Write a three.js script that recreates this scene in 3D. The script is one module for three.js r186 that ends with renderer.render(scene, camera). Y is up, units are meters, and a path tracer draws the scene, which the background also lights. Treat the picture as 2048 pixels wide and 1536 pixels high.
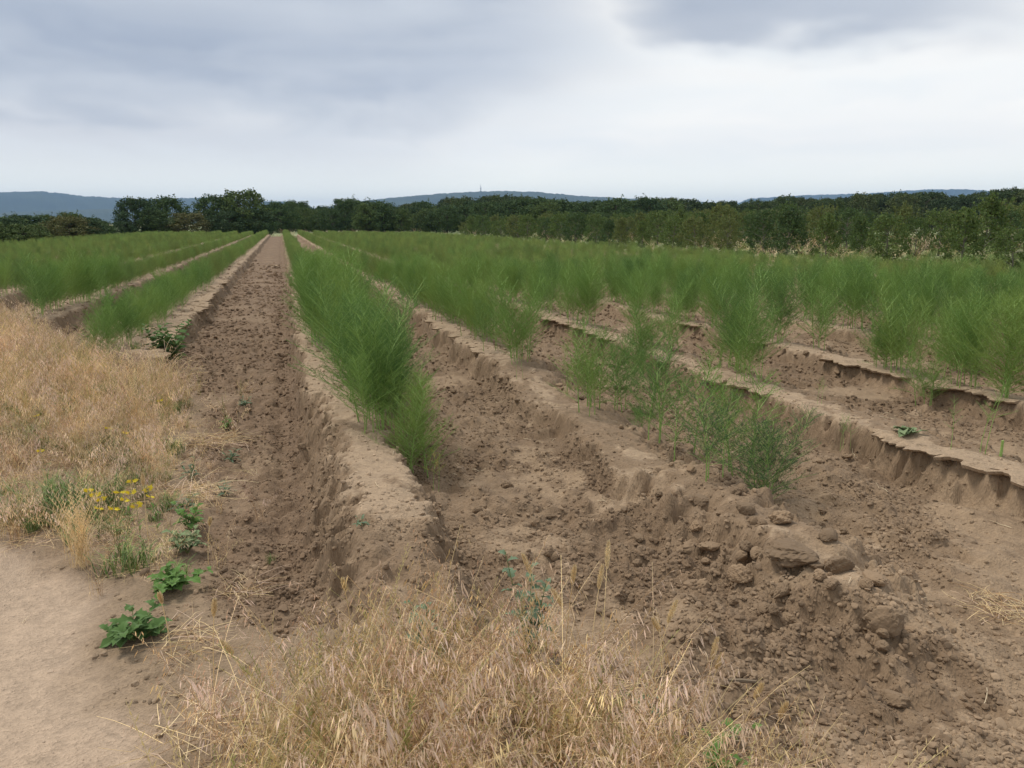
import * as THREE from 'three';

// ---------------------------------------------------------------- camera, sky, sun, exposure
const scene = new THREE.Scene();
const D2R = Math.PI / 180;
const camera = new THREE.PerspectiveCamera(50, 4 / 3, 0.05, 40000);
const EYE = new THREE.Vector3(0, 1.65, 0);
const YAW = 15.43 * D2R, PITCH = 11.03 * D2R;
camera.position.copy(EYE);
camera.lookAt(EYE.x + Math.sin(YAW) * Math.cos(PITCH), EYE.y - Math.sin(PITCH), EYE.z - Math.cos(YAW) * Math.cos(PITCH));

const renderer = new THREE.WebGLRenderer({ antialias: true });
renderer.toneMapping = THREE.LinearToneMapping;
renderer.toneMappingExposure = 1.68;
renderer.shadowMap.enabled = true;

// ---------------------------------------------------------------- random numbers and noise
function rng(seed) { let a = seed >>> 0; return () => { a = (a + 0x6D2B79F5) >>> 0; let t = a; t = Math.imul(t ^ (t >>> 15), t | 1); t ^= t + Math.imul(t ^ (t >>> 7), t | 61); return ((t ^ (t >>> 14)) >>> 0) / 4294967296; }; }
const PERM = (() => { const r = rng(77), p = new Uint8Array(512), q = [...Array(256).keys()]; for (let i = 255; i > 0; i--) { const j = Math.floor(r() * (i + 1)); [q[i], q[j]] = [q[j], q[i]]; } for (let i = 0; i < 512; i++) p[i] = q[i & 255]; return p; })();
const GX = new Float32Array(256), GY = new Float32Array(256);
for (let i = 0; i < 256; i++) { GX[i] = Math.cos(i / 256 * 2 * Math.PI); GY[i] = Math.sin(i / 256 * 2 * Math.PI); }
function n2(x, y) {
  const ix = Math.floor(x), iy = Math.floor(y), fx = x - ix, fy = y - iy, X = ix & 255, Y = iy & 255;
  const u = fx * fx * fx * (fx * (fx * 6 - 15) + 10), v = fy * fy * fy * (fy * (fy * 6 - 15) + 10);
  const a = PERM[PERM[X] + Y], b = PERM[PERM[X + 1] + Y], c = PERM[PERM[X] + Y + 1], d = PERM[PERM[X + 1] + Y + 1];
  const p = GX[a] * fx + GY[a] * fy, q = GX[b] * (fx - 1) + GY[b] * fy, r = GX[c] * fx + GY[c] * (fy - 1), s = GX[d] * (fx - 1) + GY[d] * (fy - 1);
  const m = p + u * (q - p), n = r + u * (s - r);
  return (m + v * (n - m)) * 1.5;
}
function fbm(x, y, o) { let s = 0, a = 1, t = 0; for (let i = 0; i < o; i++) { s += a * n2(x, y); t += a; a *= 0.5; x = x * 2.03 + 17.1; y = y * 2.03 + 5.7; } return s / t; }
function h2(ix, iy, k) { return PERM[(PERM[(PERM[ix & 255] + iy) & 255] + k) & 255] / 255; }
const clamp = (x, a = 0, b = 1) => x < a ? a : x > b ? b : x;
const sstep = (a, b, x) => { const t = clamp((x - a) / (b - a)); return t * t * (3 - 2 * t); };
const lerp = (a, b, t) => a + (b - a) * t;
// rounded lumps of soil half sunk into the surface, on cells of size s
function lumps(x, z, s, fill) {
  const px = x / s, pz = z / s, ix = Math.floor(px), iz = Math.floor(pz);
  let best = 0;
  for (let j = -1; j <= 1; j++) for (let i = -1; i <= 1; i++) {
    const cx = ix + i, cz = iz + j, keep = h2(cx, cz, 11);
    if (keep > fill) continue;
    const ox = cx + h2(cx, cz, 3), oz = cz + h2(cx, cz, 7), r = 0.3 + 0.6 * h2(cx, cz, 19), st = 0.6 + 0.8 * h2(cx, cz, 23);
    const dx = (px - ox) * st, dz = (pz - oz) / st, d = dx * dx + dz * dz, rr = r * r;
    if (d < rr) { const h = Math.sqrt(rr - d) * (0.5 + 0.4 * h2(cx, cz, 29)); if (h > best) best = h; }
  }
  return best * s;
}

// ---------------------------------------------------------------- sky: a computed overcast with a grey rain cloud, lighter breaks and a pale horizon
(function sky() {
  const W = 2048, H = 1024, data = new Float32Array(W * H * 4);
  const heading = Math.atan2(-Math.cos(YAW), Math.sin(YAW));
  const blob = (az, el, ca, ce, ra, re) => Math.exp(-(((az - ca) / ra) ** 2) - (((el - ce) / re) ** 2));
  for (let row = 0; row < H; row++) {
    const el = ((row + 0.5) / H - 0.5) * 180;
    for (let col = 0; col < W; col++) {
      const round = ((col + 0.5) / W - 0.5) * 2 * Math.PI;
      let az = (round - heading) / D2R; az = ((az + 540) % 360) - 180;
      let r, g, b;
      if (el < 0) { r = 0.3; g = 0.28; b = 0.24; } else {
        // clouds lie in a flat deck: seen low they are long and thin
        const ca = Math.cos(el * D2R), k = 1 / (Math.sin(el * D2R) + 0.16), dx = Math.cos(round) * ca * k, dz = Math.sin(round) * ca * k;
        const wx = fbm(dx * 0.9 + 3, dz * 0.9, 3) * 0.8, wz = fbm(dx * 0.9 - 8, dz * 0.9 + 4, 3) * 0.8;
        const big = fbm(dx * 0.55 + wx * 0.5 + 11, dz * 0.55 + wz * 0.5 + 2, 4), fine = fbm(dx * 2.3 + wx, dz * 2.3 + wz, 5);
        const wisp = fbm(az * 0.06 + wx * 1.0, el * 0.5 + fine * 0.5 + az * 0.012, 5);
        // share of heavy grey cloud
        const wa = az + 5 * wx + 3 * fine, we = el + 1.5 * fine + 1.2 * big;
        let heavy = sstep(2.6, 9.5, we - 0.2 * Math.max(0, wa + 6)) * sstep(14, -4, wa) * (0.92 + 0.3 * wisp);
        heavy = Math.max(heavy, 0.52 * sstep(0.6, 6, el) * sstep(2, -14, wa) * (0.85 + 0.4 * wisp));
        heavy = Math.max(heavy, clamp(0.1 + 1.1 * wisp) * 0.5 * sstep(7, 12, el));
        const patch = 0.85 * sstep(8.8, 12.6, we + 1.5 * wisp + 0.8 * fine + 0.02 * (wa - 18)) * sstep(3, 13, wa) * sstep(36, 22, wa);
        heavy = Math.max(heavy, patch * (0.95 + 0.5 * big));
        heavy = Math.max(heavy, 0.8 * blob(az + fine * 2.2, el + fine * 1.2, 2.5, 14.6, 1.1, 0.7));
        heavy = lerp(heavy, clamp(0.45 + 0.9 * big + 0.25 * fine), Math.max(sstep(15, 26, el), sstep(36, 60, Math.abs(az))));
        heavy = clamp(heavy);
        // lighter cloud between
        const band = sstep(1.2, 5.5, el), bright = clamp(0.66 + 0.6 * wisp + 0.25 * big);
        r = lerp(0.97, lerp(0.66, 0.82, bright), band); g = lerp(0.97, lerp(0.7, 0.805, bright), band); b = lerp(0.86, lerp(0.72, 0.77, bright), band);
        const deep = clamp(0.45 + 0.55 * fine + 0.6 * big + 0.5 * patch), gr = lerp(0.415, 0.285, deep), gg = lerp(0.455, 0.33, deep), gb = lerp(0.52, 0.41, deep);
        r = lerp(r, gr, heavy); g = lerp(g, gg, heavy); b = lerp(b, gb, heavy);
      }
      const at = (row * W + col) * 4; data[at] = r * 0.83; data[at + 1] = g * 0.83; data[at + 2] = b * 0.83; data[at + 3] = 1;
    }
  }
  const t = new THREE.DataTexture(data, W, H, THREE.RGBAFormat, THREE.FloatType);
  t.mapping = THREE.EquirectangularReflectionMapping; t.magFilter = t.minFilter = THREE.LinearFilter; t.needsUpdate = true;
  scene.background = t; scene.environment = t;
})();
const sun = new THREE.DirectionalLight(new THREE.Color().setRGB(1, 0.95, 0.87), 1.5);
sun.position.set(-22, 62, -34); sun.target.position.set(0, 0, -8);
sun.castShadow = true; sun.shadow.radius = 28; sun.shadow.mapSize.set(4096, 4096);
Object.assign(sun.shadow.camera, { left: -60, right: 60, top: 80, bottom: -40, near: 1, far: 240 });
scene.add(sun, sun.target);
scene.fog = new THREE.FogExp2(new THREE.Color().setRGB(0.36, 0.6, 1.0), 0.000075);

// ---------------------------------------------------------------- helpers
const used = new Map();
function numbered(name) { const n = used.get(name) ?? 0; used.set(name, n + 1); return n ? name + '_' + String(n).padStart(3, '0') : name; }
function shade(o) { o.castShadow = true; o.receiveShadow = true; return o; }
function tag(o, label, category, group, kind) {
  if (label) o.userData.label = label;
  if (category) o.userData.category = category;
  if (group) o.userData.group = group;
  if (kind) o.userData.kind = kind;
  return o;
}
function thing(name, label, category, x, y, z, turn = 0, group) {
  const o = new THREE.Group(); o.name = numbered(name); o.position.set(x, y, z); o.rotation.y = turn;
  scene.add(o); return tag(o, label, category, group);
}
function part(name, geometry, material, parent) { const m = shade(new THREE.Mesh(geometry, material)); m.name = name; parent.add(m); return m; }
const V = (x, y, z) => new THREE.Vector3(x, y, z);
// collects triangles
class MB {
  constructor() { this.p = []; this.c = null; }
  tri(a, b, c) { this.p.push(a.x, a.y, a.z, b.x, b.y, b.z, c.x, c.y, c.z); if (this.c) for (let i = 0; i < 3; i++) this.c.push(...this.tint); return this; }
  color(r, g, b) { if (!this.c) this.c = []; this.tint = [r, g, b]; return this; }
  // tapered tube through points; r: radius at each point
  tube(pts, rad, sides = 3) {
    let prev = null; const side = V(0, 0, 0), up = V(0, 0, 0), dir = V(0, 0, 0);
    for (let i = 0; i < pts.length; i++) {
      dir.copy(pts[Math.min(i + 1, pts.length - 1)]).sub(pts[Math.max(i - 1, 0)]).normalize();
      side.set(0.31, 0.17, 0.93).cross(dir); if (side.lengthSq() < 1e-4) side.set(1, 0, 0); side.normalize(); up.copy(dir).cross(side);
      const ring = [];
      for (let k = 0; k < sides; k++) { const a = k / sides * 2 * Math.PI; ring.push(V(0, 0, 0).copy(pts[i]).addScaledVector(side, Math.cos(a) * rad[i]).addScaledVector(up, Math.sin(a) * rad[i])); }
      if (prev) for (let k = 0; k < sides; k++) { const l = (k + 1) % sides; this.tri(prev[k], prev[l], ring[l]); if (rad[i] > 0.00015) this.tri(prev[k], ring[l], ring[k]); }
      prev = ring;
    }
    return this;
  }
  blade(a, b, w, roll) { // one narrow triangle from a to b
    const d = V(b.x - a.x, b.y - a.y, b.z - a.z), s = V(Math.cos(roll), 0.3, Math.sin(roll)).cross(d).normalize().multiplyScalar(w / 2);
    return this.tri(V(a.x - s.x, a.y - s.y, a.z - s.z), V(a.x + s.x, a.y + s.y, a.z + s.z), b);
  }
  diamond(a, b, w, roll, mid = 0.45) { // spikelet or leaf: two triangles, slightly folded
    const d = V(b.x - a.x, b.y - a.y, b.z - a.z), s = V(Math.cos(roll), 0.3, Math.sin(roll)).cross(d).normalize().multiplyScalar(w / 2), m = V(a.x + d.x * mid, a.y + d.y * mid, a.z + d.z * mid);
    const l = V(m.x - s.x, m.y - s.y, m.z - s.z), r = V(m.x + s.x, m.y + s.y, m.z + s.z);
    this.tri(a, r, b); return this.tri(a, b, l);
  }
  geo(smooth) {
    const g = new THREE.BufferGeometry(); g.setAttribute('position', new THREE.BufferAttribute(new Float32Array(this.p), 3));
    if (this.c) g.setAttribute('color', new THREE.BufferAttribute(new Float32Array(this.c), 3));
    g.computeVertexNormals(); return g;
  }
}
function std(r, g, b, rough = 0.95, extra = {}) { const m = new THREE.MeshStandardMaterial({ roughness: rough, side: THREE.DoubleSide, ...extra }); m.color.setRGB(r, g, b); return m; }
function leafy(r, g, b, through = 0.35, extra = {}) { const m = new THREE.MeshPhysicalMaterial({ roughness: 0.9, transmission: through, thickness: 0, side: THREE.DoubleSide, specularIntensity: 0.4, ...extra }); m.color.setRGB(r, g, b); return m; }

// fine soil grain: colour map and relief, 1.1 m tile
function soilMaps() {
  const N = 1024, c = new Uint8Array(N * N * 4), h = new Uint8Array(N * N * 4), r = rng(5), f = new Float32Array(N * N);
  const tile = (x, y, s) => { // tiling value noise
    const fx = x / N * s, fy = y / N * s, ix = Math.floor(fx), iy = Math.floor(fy), u = fx - ix, v = fy - iy, su = u * u * (3 - 2 * u), sv = v * v * (3 - 2 * v), w = (i, j) => h2(((i % s) + s) % s, ((j % s) + s) % s, s & 63);
    return lerp(lerp(w(ix, iy), w(ix + 1, iy), su), lerp(w(ix, iy + 1), w(ix + 1, iy + 1), su), sv);
  };
  for (let y = 0; y < N; y++) for (let x = 0; x < N; x++) f[y * N + x] = 0.3 * tile(x, y, 24) + 0.3 * tile(x, y, 61) + 0.25 * tile(x, y, 130) + 0.15 * tile(x, y, 240);
  for (let i = 0; i < 5200; i++) { // crumbs
    const cx = r() * N, cy = r() * N, rad = 1.2 + 5 * r() ** 3, hi = 0.12 + 0.25 * r();
    for (let y = -7; y <= 7; y++) for (let x = -7; x <= 7; x++) { const d = Math.hypot(x, y) / rad; if (d < 1) { const at = ((Math.floor(cy) + y + N) % N) * N + ((Math.floor(cx) + x + N) % N); f[at] += hi * Math.sqrt(1 - d * d) * 0.5; } }
  }
  for (let i = 0; i < N * N; i++) {
    const v = clamp(f[i]), e = 205 + 62 * (v - 0.5) + 34 * (r() - 0.5);
    c[i * 4] = clamp(e, 0, 255); c[i * 4 + 1] = clamp(e * 0.995, 0, 255); c[i * 4 + 2] = clamp(e * 0.985, 0, 255); c[i * 4 + 3] = 255;
    h[i * 4] = h[i * 4 + 1] = h[i * 4 + 2] = clamp(v * 255, 0, 255); h[i * 4 + 3] = 255;
  }
  const mk = (d, srgb) => { const t = new THREE.DataTexture(d, N, N, THREE.RGBAFormat); t.wrapS = t.wrapT = THREE.RepeatWrapping; t.magFilter = THREE.LinearFilter; t.minFilter = THREE.LinearMipmapLinearFilter; t.generateMipmaps = true; if (srgb) t.colorSpace = THREE.SRGBColorSpace; t.needsUpdate = true; return t; };
  return { map: mk(c, true), bump: mk(h, false) };
}
const soil = soilMaps();
const soilMat = new THREE.MeshStandardMaterial({ vertexColors: true, map: soil.map, bumpMap: soil.bump, bumpScale: 0.014, roughness: 1 });
soilMat.color.setScalar(1.6); // the grain map averages 0.62

// ---------------------------------------------------------------- the field: ridges and furrows running away along -z
const STEP = 1.87, FAR = -113;
const rows = [], NR = 10, NL = 8;
for (let k = 0; k < NR; k++) rows.push({ side: 'R', k: k + 1, cx: 0.43 + STEP * k });
for (let k = 0; k < NL; k++) rows.push({ side: 'L', k: k + 1, cx: -1.72 - STEP * k });
for (const r of rows) r.front = r.side === 'L' ? -9.3 + (r.cx + 1.72) * 2.2 : r.k === 1 ? -3.1 : r.k === 2 ? -2.35 : -1.2;
function rowAt(x) { return x > -0.58 ? rows[clamp(Math.round((x - 0.43) / STEP), 0, NR - 1)] : rows[NR + clamp(Math.round((-1.72 - x) / STEP), 0, NL - 1)]; }
function pathEdge(z) { // the sandy track lies on the smaller-x side of this line
  const P = [[2, 0.9], [-1.2, -0.15], [-2.4, -0.5], [-2.9, -0.62], [-3.8, -0.88], [-5, -1.62], [-10, -4.9], [-30, -17]];
  for (let i = 1; i < P.length; i++) if (z >= P[i][0]) { const t = (z - P[i][0]) / (P[i - 1][0] - P[i][0]); return lerp(P[i][1], P[i - 1][1], clamp(t)); }
  return -17;
}
function fieldEdge(z) { // tilled soil begins here
  const P = [[2, 2.6], [-1.2, 1.5], [-2.1, 1.05], [-2.9, 0.55], [-3.25, -0.1], [-3.7, -0.5], [-5.2, -0.58], [-8.4, -0.84], [-9.2, -1.45]];
  for (let i = 1; i < P.length; i++) if (z >= P[i][0]) { const t = (z - P[i][0]) / (P[i - 1][0] - P[i][0]); return lerp(P[i][1], P[i - 1][1], clamp(t)); }
  return -1.6 + (z + 9.2) / 2.2;
}
const out = { h: 0, crust: 0, dark: 0, path: 0, verge: 0, wall: 0 };
function ground(x, z, full) {
  const e1 = n2(x * 1.7 + 4, z * 1.7), e2 = n2(x * 6.1, z * 6.1 + 9);
  const path = sstep(0.12, -0.14, x - pathEdge(z) + 0.16 * e1 + 0.06 * e2), field = sstep(-0.12, 0.14, x - fieldEdge(z) + 0.14 * e1 + 0.06 * e2);
  const r = rowAt(x), wob = 0.05 * n2(z * 0.23 + r.k * 7.3, r.cx) + 0.03 * n2(z * 0.9, r.cx * 3);
  const d = x - r.cx - wob;
  // where the ridge stands and how high
  let tall = sstep(r.front + 0.25, r.front - 0.55, z + 0.25 * e1 + 0.1 * e2), half = 0.36, high = 0.26;
  if (r.side === 'R' && r.k === 1) { high = 0.25; half = 0.37; tall = 0.35 * sstep(-2.6, -3.1, z + 0.2 * e1) + 0.65 * sstep(-3.0, -4.1, z + 0.2 * e1); }
  if (r.side === 'R' && r.k === 2) { high = z > -4.4 ? 0.19 : lerp(0.13 + 0.05 * n2(x * 2 + 7, z * 1.7), 0.26, sstep(-6.8, -8.4, z + 0.2 * e1)); half = z > -4.4 ? 0.42 + 0.08 * e1 : 0.38 + 0.1 * e1; }
  if (r.side === 'R' && r.k === 3) { high = 0.22; half = 0.38; }
  if (r.side === 'R' && r.k > 3) { high = 0.17 + 0.05 * n2(z * 0.5, r.k * 3.7); half = 0.36 + 0.1 * e1; }
  if (r.side === 'L' && r.k === 1) half = 0.46;
  const rag = 0.045 * n2(z * 1.6 + 31 * r.k, d > 0 ? 3.3 : 8.8) + 0.035 * n2(z * 5.5, d > 0 ? 1.3 + r.k : 6.8 + r.k) + 0.022 * n2(z * 17, d > 0 ? 5.1 : 2.2);
  const steep = r.side === 'R' && r.k === 1 && d < 0 && z > -7 ? 0.3 : r.side === 'R' && r.k === 2 && z > -4.4 ? 0.34 : r.side === 'R' && r.k > 1 ? (d > 0 ? 0.55 : 0.16) : 0.16;
  let t = (half + rag + (steep === 0.55 ? 0.22 : 0) - Math.abs(d)) / steep; if (t > -0.6 && t < 1.7) t += 0.3 * n2(x * 7.3 + 5, z * 7.3) + 0.24 * n2(x * 17, z * 17 + 3); t = clamp(t);
  const prof = t * t * (3 - 2 * t) * tall;
  let h = high * prof * (1 - 0.06 * (d / 0.3) ** 2) + prof * (0.018 * n2(x * 3, z * 3) + 0.006 * e2);
  // worn sides: chunks fallen out
  const side = prof > 0.05 && prof < 0.92 ? 1 : 0;
  if (side) h += 0.035 * n2(x * 9, z * 9) * (1 - Math.abs(prof - 0.5) * 2);
  // furrow floors
  const floor = field * (1 - prof);
  h += floor * (0.03 * fbm(x * 0.9, z * 0.9, 2));
  // wheel track between the first ridges
  const track = sstep(-1.3, -1.15, x) * sstep(0.16, 0.02, x) * sstep(-2.9, -4.2, z);
  if (track > 0 && prof < 0.5) {
    h += track * (-0.02 + 0.022 * Math.exp(-(((x + 0.62) / 0.2) ** 2)));
    h -= track * 0.05 * Math.exp(-(((x + 0.07 - 0.03 * n2(z * 0.8, 5)) / 0.065) ** 2)) * (0.6 + 0.5 * n2(z * 0.7, 77));
    h += track * 0.014 * Math.max(0, n2(x * 4.5 + 0.6 * n2(z, x), z * 11));
  }
  // trampled, wind-smoothed heaps in front
  const fore = field * sstep(0.75, 1.2, x) * sstep(-5.6, -4.2, z) * (1 - prof * 0.6);
  h += fore * (0.055 * n2(x * 1.5 + 2.2, z * 1.5) + 0.035 * n2(x * 3.6, z * 3.6 + 8) + 0.016 * n2(x * 8, z * 8));
  const smooth = sstep(0.02, 0.3, n2(x * 0.95 + 20, z * 0.95) + 0.25 * e2 + (fore > 0.3 ? 0.1 : -0.18));
  if (r.side === 'R' && r.k === 2 && z > -4.6 && z < -2.1) h += 0.05 * prof * (n2(x * 2.6 + 3, z * 2.6 + 1) + 0.6 * n2(x * 6, z * 6));
  // lumps of every size
  const rough = clamp(floor * (track > 0.3 ? 0.95 : 1) * (1 - 0.75 * smooth) + prof * (side ? 0.55 : 0.2) + (1 - field) * (1 - path) * 0.25 + path * 0.05);
  const dist = Math.hypot(x, z);
  if (dist < 30) {
    const q = rough * (1 - sstep(10, 30, dist));
    if (q > 0.02) h += q * (0.75 * lumps(x + 0.02 * e2, z, 0.105, 0.5) + 0.7 * lumps(x, z + 0.013 * e1, 0.047, 0.55)) - q * 0.012 + q * 0.008 * n2(x * 21, z * 21);
  }
  h += path * (0.02 * fbm(x * 1.1 + 8, z * 1.1, 3) + 0.006 * n2(x * 7, z * 7)) + (1 - field) * (1 - path) * (0.03 + 0.03 * fbm(x * 1.6, z * 1.6, 3));
  if (!full) return h;
  out.h = h; out.path = path; out.verge = (1 - field) * (1 - path); out.rough = rough; out.smooth = smooth * field; out.track = track * (1 - prof);
  // dry pale crust stays where the ridge top was never stirred
  const cr = n2(x * 2.1 + 50, z * 1.3) * 0.5 + 0.35 * n2(x * 7, z * 5) + 0.22 * n2(x * 19, z * 15);
  out.crust = sstep(-0.16, 0.02, cr - 0.05 + (prof > 0.93 && !(r.side === 'R' && r.k > 1 && d > 0.02 + 0.12 * e2) ? (r.side === 'R' && r.k === 2 && z > -8 ? -0.12 : 0.25) : -0.6));
  out.pale = sstep(0.0, 0.16, smooth * field * 0.4 + cr * 0.7 - 0.2);
  out.wet = sstep(-0.05, 0.2, n2(x * 0.8 + 9, z * 0.5) + 0.5 * n2(x * 4.2, z * 4.2) + 0.3 * n2(x * 15, z * 15)) * field * (1 - prof);
  return h;
}
function axis(from, to, mid0, mid1, s0, grow, most) { // coordinates, closest together between mid0 and mid1
  const a = []; let x = mid0;
  while (x <= mid1) { a.push(x); x += s0; }
  let s = s0; x = a[a.length - 1];
  while (x < to) { s = Math.min(most, s0 + (x - mid1) * grow); x += s; a.push(Math.min(x, to)); }
  x = mid0; const b = [];
  while (x > from) { s = Math.min(most, s0 + (mid0 - x) * grow); x -= s; b.push(Math.max(x, from)); }
  return b.reverse().concat(a);
}
const CR = [0.341, 0.247, 0.162], LO = [0.223, 0.153, 0.094], DK = [0.186, 0.124, 0.074], PA = [0.400, 0.299, 0.214], TR = [0.174, 0.113, 0.068], PL = [0.279, 0.196, 0.123], VG = [0.248, 0.177, 0.112];
function soilColor(o) {
  return [0, 1, 2].map((c) => { let v = lerp(LO[c], DK[c], o.wet); v = lerp(v, TR[c], o.track * 0.8); v = lerp(v, PL[c], o.pale * (1 - 0.55 * o.track)); v = lerp(v, CR[c], o.crust); v = lerp(v, VG[c], o.verge); return lerp(v, PA[c], o.path); });
}
let fieldMesh = null;
const wallRun = (x) => { let a = 0; for (const r of rows) { const h = r.side === 'R' && r.k > 3 ? 0.17 : 0.24; a += h * (sstep(r.cx - 0.5, r.cx - 0.26, x) + sstep(r.cx + 0.26, r.cx + 0.5, x)); } return a; };
(function field() {
  const xs = axis(-16.2, 18.4, -2.0, 4.4, 0.02, 0.013, 0.115), zs = axis(FAR, 4, -4.2, -1.1, 0.02, 0.0062, 0.6);
  const runs = xs.map((x) => x + wallRun(x)), nx = xs.length, nz = zs.length, pos = new Float32Array(nx * nz * 3), col = new Float32Array(nx * nz * 3), uv = new Float32Array(nx * nz * 2), idx = new Uint32Array((nx - 1) * (nz - 1) * 6);
  for (let j = 0; j < nz; j++) for (let i = 0; i < nx; i++) {
    const x = xs[i], z = zs[j], at = j * nx + i, y = ground(x, z, true), o = out;
    pos.set([x, y, z], at * 3); uv.set([(runs[i] * 0.96 + z * 0.28) / 1.1, (z * 0.96 - runs[i] * 0.28) / 1.1], at * 2);
    col.set(soilColor(o), at * 3);
  }
  let q = 0;
  for (let j = 0; j < nz - 1; j++) for (let i = 0; i < nx - 1; i++) { const a = j * nx + i, b = a + 1, c = a + nx, d = c + 1; idx[q++] = a; idx[q++] = c; idx[q++] = b; idx[q++] = b; idx[q++] = c; idx[q++] = d; }
  const g = new THREE.BufferGeometry();
  g.setAttribute('position', new THREE.BufferAttribute(pos, 3)); g.setAttribute('color', new THREE.BufferAttribute(col, 3)); g.setAttribute('uv', new THREE.BufferAttribute(uv, 2));
  g.setIndex(new THREE.BufferAttribute(idx, 1)); g.computeVertexNormals();
  const m = shade(new THREE.Mesh(g, soilMat)); m.name = 'field_soil'; m.userData.kind = 'structure'; scene.add(m); fieldMesh = m;
  console.log('field', nx, nz, idx.length / 3);
})();
// dried crust on the ridge shoulders, broken into plates that hang over the worn walls
(function crust() {
  const r = rng(71), mat = new THREE.MeshStandardMaterial({ map: soil.map, bumpMap: soil.bump, bumpScale: 0.014, roughness: 1, side: THREE.DoubleSide }); mat.color.setRGB(CR[0] * 1.6, CR[1] * 1.6, CR[2] * 1.6);
  for (const [row, side, z0, z1, gap] of [[rows[2], -1, -2.6, -12, 0.24], [rows[NR], 1, -9.6, -22, 0.3], [rows[3], -1, -5, -11, 0.6], [rows[1], -1, -8.2, -12, 0.6]]) {
    let z = z0;
    while (z > z1) {
      const len = (0.1 + 0.3 * r()) * (1 + Math.abs(z) / 14), ze = z - len;
      if (r() > gap) {
        const n = Math.max(3, Math.round(len / 0.02)), top = [], edge = [], low = [], inner = [], hang = 0.025 + 0.045 * r(), tilt = (r() - 0.6) * 0.025, thick = 0.009 + 0.012 * r();
        for (let i = 0; i <= n; i++) {
          const zz = lerp(z, ze, i / n), yc = ground(row.cx, zz); let x = row.cx, d = 0;
          while (d < 0.7 && ground(row.cx + side * d, zz) > yc - 0.05) d += 0.015;
          const rag = hang + 0.045 * n2(zz * 7, side * 3 + row.cx) + 0.03 * n2(zz * 21, row.cx) + 0.014 * n2(zz * 60, row.cx) - 0.03 * Math.max(0, Math.abs(i / n - 0.5) * 2 - 0.7) / 0.3, yi = ground(row.cx + side * (d - 0.12), zz);
          inner.push(V(row.cx + side * (d - 0.14), yi - 0.006, zz)); top.push(V(row.cx + side * (d - 0.04), yi + 0.012 + 0.006 * n2(zz * 23, row.cx * 5), zz)); edge.push(V(row.cx + side * (d + rag), yi + 0.006 + tilt, zz)); low.push(V(row.cx + side * (d + rag - 0.008), yi + 0.006 + tilt - thick, zz));
        }
        const mb = new MB(), under = low.map((p, i) => V(inner[i].x, inner[i].y - 0.03, p.z));
        for (let i = 0; i < n; i++) for (const [a, b] of [[inner, top], [top, edge], [edge, low], [low, under]]) mb.tri(a[i], b[i], b[i + 1]).tri(a[i], b[i + 1], a[i + 1]);
        for (const i of [0, n]) mb.tri(inner[i], top[i], under[i]).tri(top[i], low[i], under[i]).tri(top[i], edge[i], low[i]);
        const g = mb.geo(), p = g.attributes.position, uv = new Float32Array(p.count * 2); for (let i = 0; i < p.count; i++) uv.set([(p.getX(i) * 0.96 + p.getY(i) * 0.7) / 1.1, (p.getZ(i) + p.getY(i) * 0.3) / 1.1], i * 2);
        g.setAttribute('uv', new THREE.BufferAttribute(uv, 2)); part('crust_plate', g, mat, fieldMesh);
      }
      z = ze - 0.012;
    }
  }
})();
// the plain beyond: dry grassland as far as the hills
(function plain() {
  const xs = axis(-14000, 14000, -26, 30, 2, 0.25, 1400), zs = axis(-14000, 3000, -200, 5, 2, 0.25, 1400), nx = xs.length, nz = zs.length, pos = [], col = [], idx = [];
  for (let j = 0; j < nz; j++) for (let i = 0; i < nx; i++) {
    const x = xs[i], z = zs[j];
    pos.push(x, -0.09, z);
    const t = clamp(0.5 + 1.1 * fbm(x * 0.05, z * 0.05, 3)), u = clamp(0.5 + 1.4 * fbm(x * 0.0021 + 5, z * 0.0021, 3));
    col.push(lerp(0.34, 0.2, t) * lerp(1, 0.75, u), lerp(0.27, 0.21, t), lerp(0.135, 0.085, t));
  }
  for (let j = 0; j < nz - 1; j++) for (let i = 0; i < nx - 1; i++) { const a = j * nx + i, b = a + 1, c = a + nx, d = c + 1; idx.push(a, c, b, b, c, d); }
  const g = new THREE.BufferGeometry(); g.setAttribute('position', new THREE.Float32BufferAttribute(pos, 3)); g.setAttribute('color', new THREE.Float32BufferAttribute(col, 3)); g.setIndex(idx); g.computeVertexNormals();
  const m = shade(new THREE.Mesh(g, new THREE.MeshStandardMaterial({ vertexColors: true, roughness: 1 }))); m.name = 'ground'; m.userData.kind = 'structure'; scene.add(m);
})();

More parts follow.
